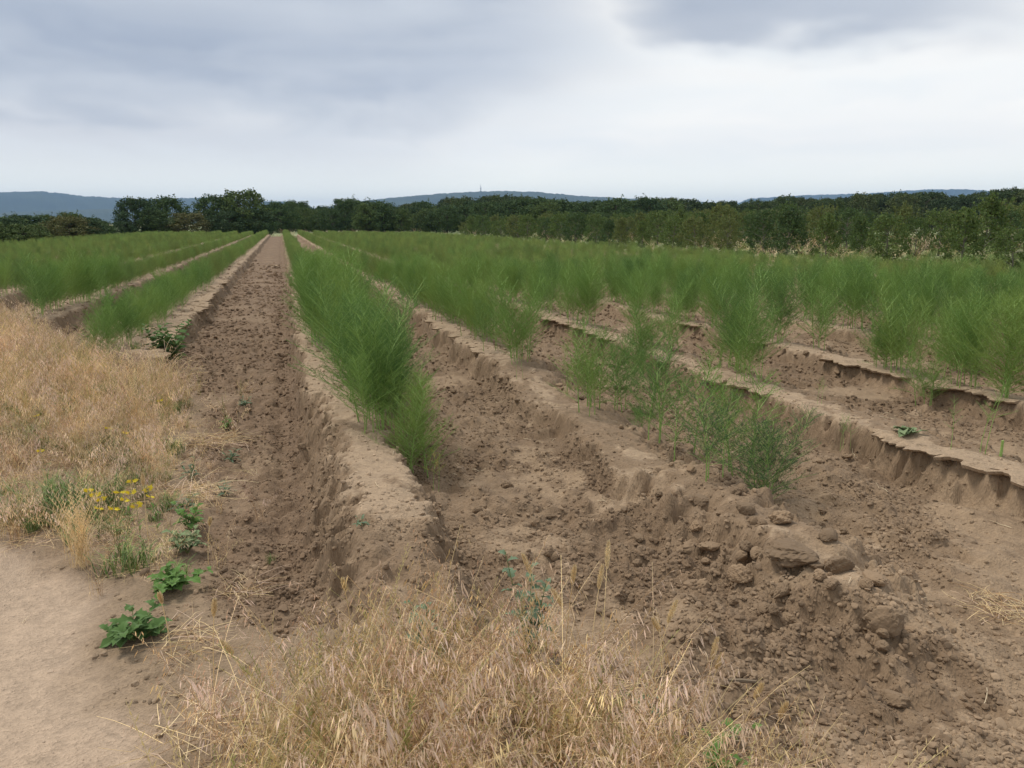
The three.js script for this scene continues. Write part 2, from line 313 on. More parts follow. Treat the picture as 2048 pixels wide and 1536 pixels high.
// ---------------------------------------------------------------- wooded hills on the horizon, each a long rounded ridge
const hillMat = new THREE.MeshStandardMaterial({ vertexColors: true, roughness: 1 });
function hill(pts, dist, deep, seed) { // pts: [bearing in degrees from the view axis, height in degrees]
  const n = 420, m = 26, pos = [], col = [], idx = [];
  for (let i = 0; i <= n; i++) {
    const u = i / n * (pts.length - 1), k = Math.min(pts.length - 2, Math.floor(u)), f = u - k, s = f * f * (3 - 2 * f);
    const b = lerp(pts[k][0], pts[k + 1][0], f) * D2R + YAW, top = Math.tan(Math.max(0, lerp(pts[k][1], pts[k + 1][1], s)) * D2R) * dist;
    for (let j = 0; j <= m; j++) {
      const v = j / m * 2 - 1, d = dist + v * deep, x = Math.sin(b) * d, z = -Math.cos(b) * d;
      const p = Math.cos(v * Math.PI / 2) ** 1.3, rough = 9 * fbm(x / 60 + seed, z / 60, 3) + 5 * n2(x / 19, z / 19) + 30 * fbm(x / 700, z / 700 + seed, 3) * (1 - p);
      pos.push(x, Math.max(-2, top * p + rough * Math.min(1, top / 40) * (0.25 + p * 0.75) * (dist / 8000)), z);
      const t = clamp(0.5 + fbm(x / 300, z / 300, 4)); col.push(lerp(0.026, 0.05, t), lerp(0.042, 0.07, t), lerp(0.02, 0.03, t));
    }
  }
  for (let i = 0; i < n; i++) for (let j = 0; j < m; j++) { const a = i * (m + 1) + j, b = a + 1, c = a + m + 1, d = c + 1; idx.push(a, b, c, b, d, c); }
  const g = new THREE.BufferGeometry(); g.setAttribute('position', new THREE.Float32BufferAttribute(pos, 3)); g.setAttribute('color', new THREE.Float32BufferAttribute(col, 3)); g.setIndex(idx); g.computeVertexNormals();
  const o = shade(new THREE.Mesh(g, hillMat)); o.name = numbered('hill'); o.userData.kind = 'structure'; scene.add(o);
}
const bear = (px) => Math.atan((px - 1024) / 1678) / D2R, lift = (py) => (447 - py) / 1647 * 0.963 / D2R;
const ridge = (list) => { const o = []; for (let i = 0; i < list.length - 1; i++) for (let k = 0; k < 4; k++) { const t = k / 4; o.push([bear(lerp(list[i][0], list[i + 1][0], t)), lift(lerp(list[i][1], list[i + 1][1], t))]); } const e = list[list.length - 1]; o.push([bear(e[0]), lift(e[1])]); return o; };
hill(ridge([[-420, 430], [-200, 402], [-60, 396], [90, 391], [180, 399], [290, 402], [370, 400], [450, 398], [560, 408], [640, 430], [680, 447]]), 9000, 1500, 1);
hill(ridge([[-300, 432], [-60, 432], [100, 424], [260, 420], [420, 424], [560, 440], [600, 447]]), 6500, 700, 5);
hill(ridge([[420, 440], [520, 405], [570, 404], [620, 413], [680, 447]]), 7600, 700, 9);
hill(ridge([[600, 440], [665, 413], [740, 401], [830, 392], [920, 385], [1010, 382], [1080, 385], [1160, 392], [1260, 398], [1400, 405], [1560, 420], [1640, 445]]), 7000, 1100, 3);
hill(ridge([[1380, 435], [1500, 399], [1600, 394], [1720, 392], [1850, 386], [1920, 387], [2060, 397], [2300, 400], [2600, 430]]), 10500, 900, 7);

// ---------------------------------------------------------------- loose soil: crumbs without number, and clods one can pick up
function clodGeo(seed, detail, flat, sharp) {
  const g0 = new THREE.IcosahedronGeometry(1, detail), p = g0.attributes.position, r = rng(seed), ox = r() * 50, cuts = [];
  for (let i = 0; i < 7; i++) { const a = r() * 6.283, b = Math.acos(r() * 2 - 1); cuts.push([Math.sin(b) * Math.cos(a), Math.cos(b), Math.sin(b) * Math.sin(a), 0.55 + 0.35 * r()]); }
  const v = V(0, 0, 0);
  for (let i = 0; i < p.count; i++) {
    v.fromBufferAttribute(p, i); const n = 0.22 * n2(v.x * 1.3 + ox, v.y * 1.3 + v.z * 1.1) + 0.14 * n2(v.x * 3.1 + ox, v.z * 3.1 - v.y * 2) + 0.07 * n2(v.x * 7 + ox, v.y * 7 + v.z * 5) + (detail > 3 ? 0.075 * n2(v.x * 11 + v.y * 9, v.z * 11 - v.y * 8 + ox) + 0.05 * n2(v.x * 23 - v.y * 19, v.z * 23 + v.y * 17 + ox) : 0);
    v.multiplyScalar(1 + n);
    for (const [x, y, z, d] of cuts) { const k = v.x * x + v.y * y + v.z * z - d; if (k > 0) { v.x -= x * k * sharp; v.y -= y * k * sharp; v.z -= z * k * sharp; } }
    v.y *= flat; p.setXYZ(i, v.x, v.y, v.z);
  }
  const uv = g0.attributes.uv; for (let i = 0; i < uv.count; i++) uv.setXY(i, p.getX(i) * 0.09 + p.getY(i) * 0.05 + 0.3, p.getZ(i) * 0.09 - p.getY(i) * 0.05 + 0.2);
  g0.computeVertexNormals(); return g0;
}
const clodMat = new THREE.MeshStandardMaterial({ roughness: 1 }); clodMat.color.setRGB(0.27, 0.19, 0.122);
const crumbMat = clodMat.clone(); crumbMat.color.setRGB(1.06, 1.06, 1.06);
const eyeDir = V(Math.sin(YAW), 0, -Math.cos(YAW));
function inView(x, z, margin = 0.6) { const f = x * eyeDir.x + z * eyeDir.z, s = x * -eyeDir.z + z * eyeDir.x; return f > 0.8 && Math.abs(s) < f * 0.64 + margin; }
(function crumbs() {
  const kinds = [clodGeo(1, 1, 0.75, 0.7), clodGeo(2, 1, 0.6, 0.9), clodGeo(3, 1, 0.85, 0.6), clodGeo(4, 1, 0.5, 0.9)];
  const r = rng(31), lists = kinds.map(() => []), m = new THREE.Matrix4(), q = new THREE.Quaternion(), e = new THREE.Euler(), c = new THREE.Color();
  let tries = 0, total = 0;
  while (total < 110000 && tries++ < 900000) {
    const f = 1.4 * Math.exp(r() * Math.log(38 / 1.4)), s = (r() * 2 - 1) * (f * 0.64 + 0.6), x = f * eyeDir.x - s * eyeDir.z, z = f * eyeDir.z + s * eyeDir.x;
    const y = ground(x, z, true), o = { ...out }, tc = soilColor(o);
    const clump = sstep(-0.25, 0.35, n2(x * 1.4 + 60, z * 1.4) + 0.5 * n2(x * 4, z * 4));
    const want = Math.max(o.rough * 1.0 * (0.3 + 0.9 * clump), 0.12 * clump, 0.04) * (o.path > 0.5 ? 0.12 : o.verge > 0.5 ? 0.3 : 1) * (1 - 0.93 * sstep(9, 42, f));
    if (r() > want) continue;
    const size = (0.0024 + 0.0125 * r() ** 2.6 + (r() < 0.04 ? 0.012 * r() : 0)) * Math.max(1, f / 6) * (o.path > 0.5 ? 0.6 : 1);
    e.set(r() * 0.9, r() * 6.28, r() * 0.9); q.setFromEuler(e);
    const k = Math.floor(r() * 4);
    m.compose(V(x, y + size * 0.12, z), q, V(size * (0.8 + 0.6 * r()), size * (0.7 + 0.4 * r()), size * (0.8 + 0.5 * r())));
    const t = 0.78 + 0.42 * r();
    lists[k].push([m.clone(), tc.map((v) => v * t)]); total++;
  }
  const all = new THREE.Group(); all.name = 'soil_crumbs'; tag(all, 'small brown soil crumbs strewn over the ploughed field', 'soil crumbs', null, 'stuff'); scene.add(all);
  lists.forEach((l, k) => {
    const im = shade(new THREE.InstancedMesh(kinds[k], crumbMat, l.length)); im.name = 'crumb'; im.userData.kind = 'stuff';
    l.forEach(([mm, t], i) => { im.setMatrixAt(i, mm); c.setRGB(...t); im.setColorAt(i, c); }); all.add(im);
  });
  console.log('crumbs', total, tries);
})();
const clods = [11, 12, 13, 14, 15, 16].map((s, i) => clodGeo(s, 9, [0.7, 0.62, 0.8, 0.5, 0.72, 0.66][i], 0.62));
const clodTones = [0.8, 0.92, 1.05, 1.18].map((t) => { const m = clodMat.clone(); m.color.setRGB(0.225 * t, 0.153 * t, 0.092 * t); return m; });
const clodRnd = rng(91);
function clod(x, z, size, label, group, sink = 0.25) {
  const k = Math.floor(clodRnd() * 6), m = shade(new THREE.Mesh(clods[k], clodTones[Math.floor(clodRnd() * 4)]));
  m.name = numbered('soil_clod'); m.position.set(x, ground(x, z) + size * (0.6 - 2 * sink), z); m.rotation.set(clodRnd() * 0.5 - 0.25, clodRnd() * 6.28, clodRnd() * 0.5 - 0.25);
  m.scale.set(size * (0.9 + 0.35 * clodRnd()), size * (0.85 + 0.3 * clodRnd()), size * (0.8 + 0.35 * clodRnd())); scene.add(m);
  return tag(m, label, 'soil clod', group);
}
clod(2.13, -3.02, 0.1, 'largest angular brown clod on the broken ridge end', null, 0.15);
clod(2.18, -2.46, 0.066, 'rounded crumbling clod with an undercut base on the heap beside the straw litter', null, 0.2);
for (const [x, z, q] of [[2.12, -2.4, 0.034], [2.25, -2.41, 0.03], [2.24, -2.52, 0.042], [2.1, -2.5, 0.026], [2.17, -2.36, 0.022], [2.3, -2.47, 0.024]]) clod(x, z, q, 'crumb-sized clod broken off the rounded clod on the heap', 'pieces round the rounded clod', 0.2);
clod(2.27, -2.86, 0.062, 'squat brown clod leaning against the largest clod of the broken ridge end', null, 0.15);
clod(1.93, -3.1, 0.055, 'flat slab-like clod lying at the foot of the broken ridge end');
clod(1.32, -4.9, 0.04, 'single dark clod alone on the furrow floor beside the bare ridge');
clod(2.02, -2.2, 0.05, 'pale rounded clod alone in the hollow below the heap');
for (const [x, z, s] of [[2.0, -3.5, 0.05], [1.95, -3.62, 0.06], [2.05, -3.72, 0.042], [1.78, -3.25, 0.035], [1.84, -3.0, 0.03], [2.0, -2.88, 0.036], [2.32, -2.7, 0.045], [2.38, -3.1, 0.05], [2.3, -3.35, 0.055], [2.45, -3.5, 0.04], [2.12, -2.72, 0.03], [2.22, -3.55, 0.045], [2.05, -3.25, 0.04], [1.9, -2.78, 0.028], [2.5, -2.9, 0.035], [2.16, -3.9, 0.05], [2.42, -4.1, 0.04]])
  clod(x, z, s, 'brown clod among the rubble of the broken ridge end', 'clods of the broken ridge end', 0.15);
for (let i = 0; i < 34; i++) clod(1.75 + 0.85 * clodRnd(), -2.35 - 1.9 * clodRnd(), 0.014 + 0.026 * clodRnd() ** 1.5, 'small brown clod among the rubble of the broken ridge end', 'small clods of the broken ridge end', 0.15);
for (let i = 0, n = 0; i < 900 && n < 90; i++) {
  const x = 1 + clodRnd() * 5.5, z = -1.7 - clodRnd() * 6.5; if (!inView(x, z, 0.2)) continue; ground(x, z, true); if (out.rough < 0.45) continue;
  clod(x, z, 0.016 + 0.024 * clodRnd() ** 2, 'fist-sized brown clod loose on the trampled soil of the furrows', 'loose clods in the furrows', 0.12); n++;
}
for (let i = 0, n = 0; i < 500 && n < 40; i++) {
  const x = -1.15 + clodRnd() * 1.2, z = -3.6 - clodRnd() * 9; if (!inView(x, z, 0.2)) continue; ground(x, z, true); if (out.track < 0.4) continue;
  clod(x, z, 0.018 + 0.024 * clodRnd() ** 2, 'dark brown clod lying in the wheel track', 'clods in the wheel track', 0.12); n++;
}

// ---------------------------------------------------------------- asparagus
const fernTones = [[0.14, 0.25, 0.052], [0.175, 0.295, 0.06], [0.11, 0.21, 0.052], [0.21, 0.305, 0.065]].map(([r, g, b]) => leafy(r, g, b, 0.4));
const stemMat = std(0.25, 0.38, 0.095, 0.7);
// one stem with its branches; returns [stem geometry, foliage geometry]; coarse: fewer and wider needles
function stemGeos(seed, height, coarse, opts = {}) {
  const r = rng(seed), stem = new MB(), fern = new MB(), lean = r() * 6.28, leanAmt = (opts.lean ?? 0.22) * (0.4 + r()), curve = (r() - 0.5) * 0.25, bare = opts.bare ?? 0.14 + 0.1 * r();
  const at = (t) => V(Math.cos(lean) * leanAmt * height * t * t + curve * height * Math.sin(t * 3) * 0.2, height * t * (1 - 0.05 * t), Math.sin(lean) * leanAmt * height * t * t + curve * height * Math.sin(t * 2.4 + 1) * 0.2);
  const pts = [], rad = []; for (let i = 0; i <= 9; i++) { const t = i / 9; pts.push(at(t)); rad.push(lerp(opts.thick ?? 0.0062, 0.0009, t ** 0.8)); }
  stem.tube(pts, rad, coarse ? 3 : 5);
  const nb = Math.round((opts.branches ?? 34) * (coarse ? 0.6 : 1)), needle = coarse > 1 ? 0.05 : coarse ? 0.028 : 0.019, wide = coarse > 1 ? 0.012 : coarse ? 0.0055 : 0.0027 * (opts.wide ?? 1), bold = opts.bold ?? 1;
  for (let i = 0; i < nb; i++) {
    const t = bare + (1 - bare) * ((i + r() * 0.7) / nb) ** 0.9; if (t > 0.985) continue;
    const a = i * 2.4 + r() * 0.8, s = (t - bare) / (1 - bare), len = height * (opts.reach ?? 0.36) * (0.28 + 0.85 * Math.sin(Math.min(1, s * 1.7 + 0.35) * Math.PI * 0.72)) * (1 - 0.72 * s) * (0.7 + 0.5 * r());
    const up = lerp(0.75, 1.25, s) + (r() - 0.5) * 0.35, o = at(Math.min(1, t)), dir = V(Math.cos(a), up, Math.sin(a)).normalize();
    const bp = [], br = [], droop = (opts.droop ?? 0.12) * (r() - 0.25);
    for (let k = 0; k <= 4; k++) { const u = k / 4; bp.push(V(o.x + dir.x * len * u, o.y + dir.y * len * u - droop * len * u * u * 2 + 0.08 * len * u * u, o.z + dir.z * len * u)); br.push(lerp(0.0026, 0.0009, u) * (coarse ? 1.5 : opts.bold ? 1.3 : 1)); }
    (coarse ? fern : stem).tube(bp, br, 3);
    const nl = Math.max(3, Math.round(len / (coarse > 1 ? 0.06 : coarse ? 0.034 : 0.02 * bold)));
    for (let l = 0; l < nl; l++) {
      const u = 0.1 + 0.9 * (l + r() * 0.6) / nl, k = Math.min(3, Math.floor(u * 4)), f = u * 4 - k, base = bp[k].clone().lerp(bp[k + 1], Math.min(1, f));
      const la = r() * 6.28, ll = (0.035 + 0.07 * (1 - u) * (0.5 + r())) * (opts.leaf ?? 1), ld = V(dir.x * 0.75 + Math.cos(la) * 0.8, dir.y * 0.7 + Math.sin(la * 1.7) * 0.35 + 0.2, dir.z * 0.75 + Math.sin(la) * 0.8).normalize();
      const tip = base.clone().addScaledVector(ld, ll);
      fern.blade(base, tip, coarse ? 0.003 : 0.0013, la);
      const nn = Math.max(2, Math.round(ll / (coarse > 1 ? 0.03 : coarse ? 0.014 : 0.0105 * bold)));
      for (let q = 0; q < nn; q++) {
        const w = (q + 0.5) / nn, b0 = base.clone().addScaledVector(ld, ll * w), qa = r() * 6.28, e = V(ld.x * 0.8 + Math.cos(qa) * 0.75, ld.y * 0.8 + 0.15 + (r() - 0.5) * 0.9, ld.z * 0.8 + Math.sin(qa) * 0.75).normalize();
        fern.blade(b0, b0.clone().addScaledVector(e, needle * bold * (0.6 + 0.7 * r())), wide, qa);
      }
    }
  }
  return [stem.geo(), fern.geo()];
}
const STEMS = [];
for (let i = 0; i < 8; i++) STEMS.push(stemGeos(200 + i, 1, false, { branches: 36 + (i % 4) * 5, reach: 0.44 + 0.05 * (i % 3), bare: 0.1 + 0.05 * (i % 3) }));
// whole plants for the far rows
function farPlant(seed, coarse = 1) {
  const r = rng(seed), parts = [], n = 5;
  for (let i = 0; i < n; i++) {
    const [s, f] = stemGeos(seed * 13 + i, 0.78 + 0.3 * r(), coarse, { branches: coarse > 1 ? 30 : 40, reach: 0.5, bare: 0.06 });
    const m = new THREE.Matrix4().makeRotationY(r() * 6.28).setPosition((r() - 0.5) * 0.45, 0, (r() - 0.5) * 0.45);
    for (const g of [s, f]) { g.applyMatrix4(m); parts.push(g); }
  }
  let total = 0; for (const g of parts) total += g.attributes.position.count;
  const p = new Float32Array(total * 3); let at = 0; for (const g of parts) { p.set(g.attributes.position.array, at); at += g.attributes.position.array.length; }
  const g = new THREE.BufferGeometry(); g.setAttribute('position', new THREE.BufferAttribute(p, 3)); g.computeVertexNormals(); return g;
}
function asparagus(x, z, height, stems, spread, label, group, rnd, opts = {}) {
  const o = thing('asparagus_plant', label, 'asparagus', x, ground(x, z) - 0.012, z, rnd() * 6.28, group);
  const tone = opts.tone ?? fernTones[Math.floor(rnd() * 4)];
  for (let i = 0; i < stems; i++) {
    const [sg, fg] = (opts.set ?? STEMS)[Math.floor(rnd() * (opts.set ?? STEMS).length)], s = height * (0.72 + 0.36 * rnd());
    const st = part('stem', sg, stemMat, o); st.position.set((rnd() - 0.5) * spread, 0, (rnd() - 0.5) * spread); st.rotation.set((rnd() - 0.5) * 0.2, rnd() * 6.28, (rnd() - 0.5) * 0.2); st.scale.setScalar(s);
    part('fern_foliage', fg, tone, st);
  }
  return o;
}
(function crop() {
  const r = rng(404), spots = [];
  for (const row of rows) {
    const gapSeed = row.cx * 3.1;
    let z = row.side === 'L' ? row.front - 0.45 : row.k === 1 ? -5.2 : row.k === 2 ? -8.05 : -2.4;
    for (; z > FAR + 1.2; z -= 0.2 + 0.2 * r()) {
      let keep = 1, h = 0.92, thin = 0;
      if (row.side === 'R') {
        const near = sstep(-16, -7.5, z);
        const g = n2(z * 0.42 + gapSeed, row.cx) + 0.4 * n2(z * 1.3, row.cx + 4);
        if (row.k === 2) keep = g > -0.45 ? 0.9 : 0.25;
        h = lerp(0.56, 0.82, sstep(-26, -9, z)) * (row.k > 6 ? 0.85 : 1);
        if (row.k >= 3) keep = lerp(g > -0.5 ? 0.95 : 0.5, row.k === 3 ? (z > -6.4 ? 0.0 : 0.4) : g > -0.05 ? 0.8 : 0.16, near);
        if (row.k === 1) h = lerp(0.6, 0.92, sstep(-22, -8, z)) * lerp(1, 0.88, sstep(-6.4, -5.2, z));
      } else h = row.k === 1 ? 0.54 : lerp(0.48, 0.85, sstep(-24, -15, z));
      if (r() > keep) continue;
      const x = row.cx + (row.k === 1 ? (row.side === 'R' ? (z > -6.8 ? 0.2 : 0.13) + (r() - 0.5) * 0.36 : -0.1 + (r() - 0.5) * 0.3) : (r() - 0.5) * 0.26), zz = z + (r() - 0.5) * 0.1;
      spots.push({ row, x, z: zz, h: h * (0.84 + 0.32 * r()), d: Math.hypot(x, zz), seen: inView(x, zz, 0.5), k: r() });
    }
  }
  spots.sort((a, b) => a.d - b.d);
  const near = spots.filter((s) => s.seen).slice(0, 284), set = new Set(near);
  const nth = ['', 'first', 'second', 'third', 'fourth', 'fifth', 'sixth', 'seventh', 'eighth', 'ninth', 'tenth'], greens = ['mid green', 'light green', 'dark green', 'yellowish green'];
  const where = (s, t, n) => { // [label, group]
    const tall = s.h > 0.8 ? 'tall' : s.h > 0.68 ? 'middling' : 'low', full = n > 4 ? 'full' : 'loose', place = s.row.side === 'R' ? (s.row.k === 1 ? 'the dense ridge by the wheel track' : nth[s.row.k] + ' ridge from the track towards the orchard') : s.row.k === 1 ? 'the flat-topped ridge beside the verge' : nth[s.row.k] + ' ridge behind the dry verge';
    return [tall + ' ' + full + ' ' + greens[t] + ' asparagus on ' + place, 'asparagus plants of ' + place];
  };
  for (const s of near) { const t = Math.floor(r() * 4), n = s.row.k === 1 && s.row.side === 'R' ? 5 + Math.floor(r() * 3) : 3 + Math.floor(r() * 4), [l, g] = where(s, t, n); asparagus(s.x, s.z, s.h * 1.05, n, 0.26, l, g, r, { tone: fernTones[t] }); }
  // the rest, too many to name
  const kinds = [farPlant(1), farPlant(2), farPlant(3), farPlant(4), farPlant(5, 2), farPlant(6, 2), farPlant(7, 2)], lists = kinds.map(() => []);
  for (const s of spots) if (!set.has(s) && inView(s.x, s.z, 5)) lists[s.d < 38 ? Math.floor(s.k * 4) % 4 : 4 + Math.floor(s.k * 3) % 3].push(s);
  const all = new THREE.Group(); all.name = 'asparagus_rows'; tag(all, 'long rows of feathery green asparagus running back across the field', 'asparagus rows', null, 'stuff'); scene.add(all);
  const m = new THREE.Matrix4(), q = new THREE.Quaternion(), c = new THREE.Color(), mat = std(0.215, 0.305, 0.085, 1);
  lists.forEach((l, k) => {
    const im = shade(new THREE.InstancedMesh(kinds[k], mat, l.length)); im.name = 'asparagus'; im.userData.kind = 'stuff';
    l.forEach((s, i) => { q.setFromAxisAngle(V(0, 1, 0), s.k * 40); m.compose(V(s.x, ground(s.x, s.z) - 0.01, s.z), q, V(s.h, s.h, s.h)); im.setMatrixAt(i, m); const t = 0.72 + 0.5 * ((s.k * 17) % 1), y = 0.9 + 0.25 * ((s.k * 31) % 1); c.setRGB(t * y, t, t * 0.95); im.setColorAt(i, c); });
    all.add(im);
  });
  console.log('asparagus', spots.length, near.length, near[near.length - 1].d, kinds[0].attributes.position.count / 3, STEMS[0][1].attributes.position.count / 3);
})();

// ---------------------------------------------------------------- trees
const barkMat = std(0.1, 0.08, 0.06, 1), barkGrey = std(0.16, 0.14, 0.115, 1);
function treeGeos(seed, o) { // { h, w, foot, leaf, clumps, per, spread, shoots, cone }
  const r = rng(seed), wood = new MB(), crown = new MB(), tr = o.thick ?? o.h * 0.022, lean = (r() - 0.5) * 0.12 * o.h;
  const axisAt = (t) => V(lean * t * t + 0.03 * o.h * Math.sin(t * 4 + seed), o.h * t, 0.03 * o.h * Math.sin(t * 3.1 + seed * 2));
  const pts = [], rad = []; for (let i = 0; i <= 6; i++) { const t = i / 6 * 0.86; pts.push(axisAt(t)); rad.push(tr * (1 - 0.85 * i / 6) * (i ? 1 : 1.35)); }
  wood.tube(pts, rad, 6);
  const leaf = (c, s) => {
    const a = r() * 6.28, b = (r() - 0.35) * 2.2, len = o.leaf * (0.7 + 0.6 * r()), t = 0.78 + 0.44 * r(), yl = r() < 0.12 ? 1.25 : 1;
    crown.color(t * yl, t, t * 0.9).diamond(c, V(c.x + Math.cos(a) * Math.cos(b) * len, c.y + Math.sin(b) * len * 0.8, c.z + Math.sin(a) * Math.cos(b) * len), len * 0.62, r() * 6.28, 0.5);
  };
  const gauss = () => (r() + r() + r() - 1.5) * 0.9;
  for (let i = 0; i < o.clumps; i++) {
    const t = o.foot + (1 - o.foot) * ((i + r()) / o.clumps) ** 0.85, s = (t - o.foot) / (1 - o.foot), a = i * 2.399 + r();
    const env = o.cone ? (1 - s) ** 0.7 * 0.95 + 0.06 : Math.sin(Math.PI * clamp(0.12 + 0.8 * s)) ** 0.65, q = (0.35 + 0.65 * Math.sqrt(r())) * (0.78 + 0.44 * r()), rr = o.w / 2 * env * q;
    const p = axisAt(Math.min(t, 0.97)), c = V(p.x + Math.cos(a) * rr, p.y + (r() - 0.5) * 0.06 * o.h, p.z + Math.sin(a) * rr);
    const b = axisAt(Math.max(0.1, t - 0.16 - 0.1 * r())), mid = V((b.x + c.x) / 2, (b.y + c.y) / 2 - 0.02 * o.h, (b.z + c.z) / 2);
    if (o.limbs !== false && i % 2 === 0) wood.tube([b, mid, c], [tr * 0.34, tr * 0.22, tr * 0.08], 3);
    const cr = o.spread * (0.7 + 0.6 * r());
    for (let k = 0; k < o.per; k++) leaf(V(c.x + gauss() * cr, c.y + gauss() * cr * 0.75, c.z + gauss() * cr), cr);
  }
  for (let i = 0; i < (o.shoots ?? 0); i++) { // upright young shoots standing out of the crown
    const a = r() * 6.28, rr = o.w * 0.33 * Math.sqrt(r()), p = axisAt(0.72 + 0.2 * r()), b = V(p.x + Math.cos(a) * rr, p.y - rr * 0.3, p.z + Math.sin(a) * rr), len = o.h * (0.14 + 0.16 * r()) * (o.lift ?? 1), e = V(b.x + Math.cos(a) * len * 0.25, b.y + len, b.z + Math.sin(a) * len * 0.25);
    wood.tube([b, e], [tr * 0.12, tr * 0.04], 3);
    for (let k = 0; k < 22; k++) { const u = r(); leaf(V(lerp(b.x, e.x, u) + gauss() * o.leaf * 0.6, lerp(b.y, e.y, u), lerp(b.z, e.z, u) + gauss() * o.leaf * 0.6)); }
  }
  return [wood.geo(), crown.geo()];
}
const crownMat = (r, g, b) => leafy(r, g, b, 0.3, { vertexColors: true });
const orchardKinds = [0, 1, 2, 3, 4, 5].map((i) => treeGeos(500 + i, { h: 2.6, w: 2.3 + 0.2 * (i % 3), foot: 0.09, leaf: 0.14, clumps: 50, per: 46, spread: 0.26, shoots: 10, cone: i % 3 === 1 }));
const broadKinds = [0, 1, 2, 3, 4].map((i) => treeGeos(540 + i, { h: 10, w: 9 + i % 3, foot: 0.1, leaf: 0.46, clumps: 72, per: 62, spread: 0.95, limbs: true }));
const bushKinds = [0, 1, 2, 3].map((i) => treeGeos(580 + i, { h: 5, w: 5.2, foot: 0.05, leaf: 0.23, clumps: 84, per: 80, spread: 0.56, shoots: 16, lift: 1.2 }));
const orchardMats = [[0.09, 0.14, 0.045], [0.115, 0.165, 0.05], [0.068, 0.112, 0.042], [0.14, 0.17, 0.058]].map((c) => crownMat(...c));
const farCrown = (r, g, b) => std(r * 1.15, g * 1.15, b * 1.15, 1, { vertexColors: true });
const forestMats = [[0.045, 0.07, 0.026], [0.056, 0.084, 0.027], [0.037, 0.06, 0.025], [0.068, 0.088, 0.031]].map((c) => farCrown(...c));
const hazelMats = [[0.055, 0.092, 0.034], [0.075, 0.112, 0.036], [0.1, 0.105, 0.042], [0.042, 0.075, 0.033]].map((c) => farCrown(...c));
function tree(name, kinds, k, mat, x, z, scale, wide, turn, label, group, category = 'tree', bark = barkMat) {
  const o = thing(name, label, category, x, -0.1, z, turn, group); o.scale.set(scale * wide, scale, scale * wide);
  part('trunk', kinds[k][0], bark, o); part('crown', kinds[k][1], mat, o); return o;
}
const T = rng(900);
// orchard beside the field: young trees in rows parallel to the ridges
for (let row = 0; row < 8; row++) for (let i = 0; i < 30; i++) {
  const x = 24.5 + row * 5.2 + (T() - 0.5) * 0.8, z = -12 - i * (3.5 + row * 0.12) + (T() - 0.5) * 1.1, k = Math.floor(T() * 6), mt = Math.floor(T() * 4), tall = (row === 0 ? 0.86 : 0.9 + 0.035 * row) * (0.78 + 0.42 * T()) * (z > -24 ? 0.85 : 1), w = 0.72 + 0.36 * T(), turn = T() * 6.28, skip = T();
  if (!inView(x, z, 3) || skip < 0.1 || (row > 3 && skip < 0.3) || (z > -52 && skip < 0.3)) continue;
  const say = ['short', 'middle-sized', 'tall'][tall < 0.85 ? 0 : tall < 1.15 ? 1 : 2] + ' ' + (w < 0.9 ? 'narrow' : 'broad') + ' ' + ['mid green', 'light green', 'dark green', 'yellowish'][mt], at = ['outermost orchard row beside the asparagus', 'second orchard row', 'third orchard row', 'fourth orchard row', 'fifth orchard row', 'sixth orchard row', 'seventh orchard row', 'eighth orchard row'][row];
  tree('orchard_tree', orchardKinds, k, orchardMats[mt], x, z, tall, w, turn, say + ' orchard tree in the ' + at, 'trees of the ' + at, 'tree', barkGrey);
}
// trees at the far end of the field
const along = (px, d) => { const a = bear(px) * D2R + YAW; return [Math.sin(a) * d, -Math.cos(a) * d]; };
for (let i = 0; i < 46; i++) {
  const px = 545 + i * 17.5 + (T() - 0.5) * 14, d = 158 + 34 * T() - i * 0.35, [x, z] = along(px, d);
  const mt = [0, 1, 3, 0][Math.floor(T() * 4)];
  tree('field_end_tree', bushKinds, Math.floor(T() * 4), hazelMats[mt], x, z, (0.78 + 0.5 * T()), 1 + 0.4 * T(), T() * 6.28, ['dark green', 'lighter green', '', 'very dark'][mt] + ' leafy tree in the belt across the far end of the rows', 'trees across the end of the field');
}
// wood behind, higher towards the open end of the orchard
const skyline = [[530, 432], [620, 418], [780, 412], [800, 404], [860, 408], [900, 396], [1020, 388], [1100, 398], [1180, 403], [1260, 400], [1340, 396], [1420, 402], [1500, 405], [1560, 392], [1660, 399], [1730, 391], [1840, 390], [1930, 394], [2060, 382], [2250, 384]];
for (let layer = 0; layer < 3; layer++) for (let i = 0; i < 52; i++) {
  const px = 520 + i * 34 + layer * 11 + (T() - 0.5) * 26, d = 215 + layer * 26 + (T() - 0.5) * 18, [x, z] = along(px, d);
  let k = 1; while (k < skyline.length - 1 && skyline[k][0] < px) k++;
  const top = lerp(skyline[k - 1][1], skyline[k][1], clamp((px - skyline[k - 1][0]) / (skyline[k][0] - skyline[k - 1][0]))) + 3 + 12 * T() ** 2;
  const h = 1.75 + (447 - top) / 1647 * d, kk = Math.floor(T() * 5), mt = Math.floor(T() * 4);
  tree('forest_tree', broadKinds, kk, forestMats[mt], x, z, Math.max(0.35, h / 10.2), (0.85 + 0.4 * T()) * Math.max(1, 0.85 / (h / 10.2)), T() * 6.28, ['dark green', 'mid green', 'very dark', 'olive green'][mt] + (h < 7 ? ' low' : h < 9.5 ? ' middle-sized' : ' tall') + ' broadleaf tree in the wood on the skyline, ' + ['front', 'middle', 'back'][layer] + ' of the wood', 'trees of the wood');
}
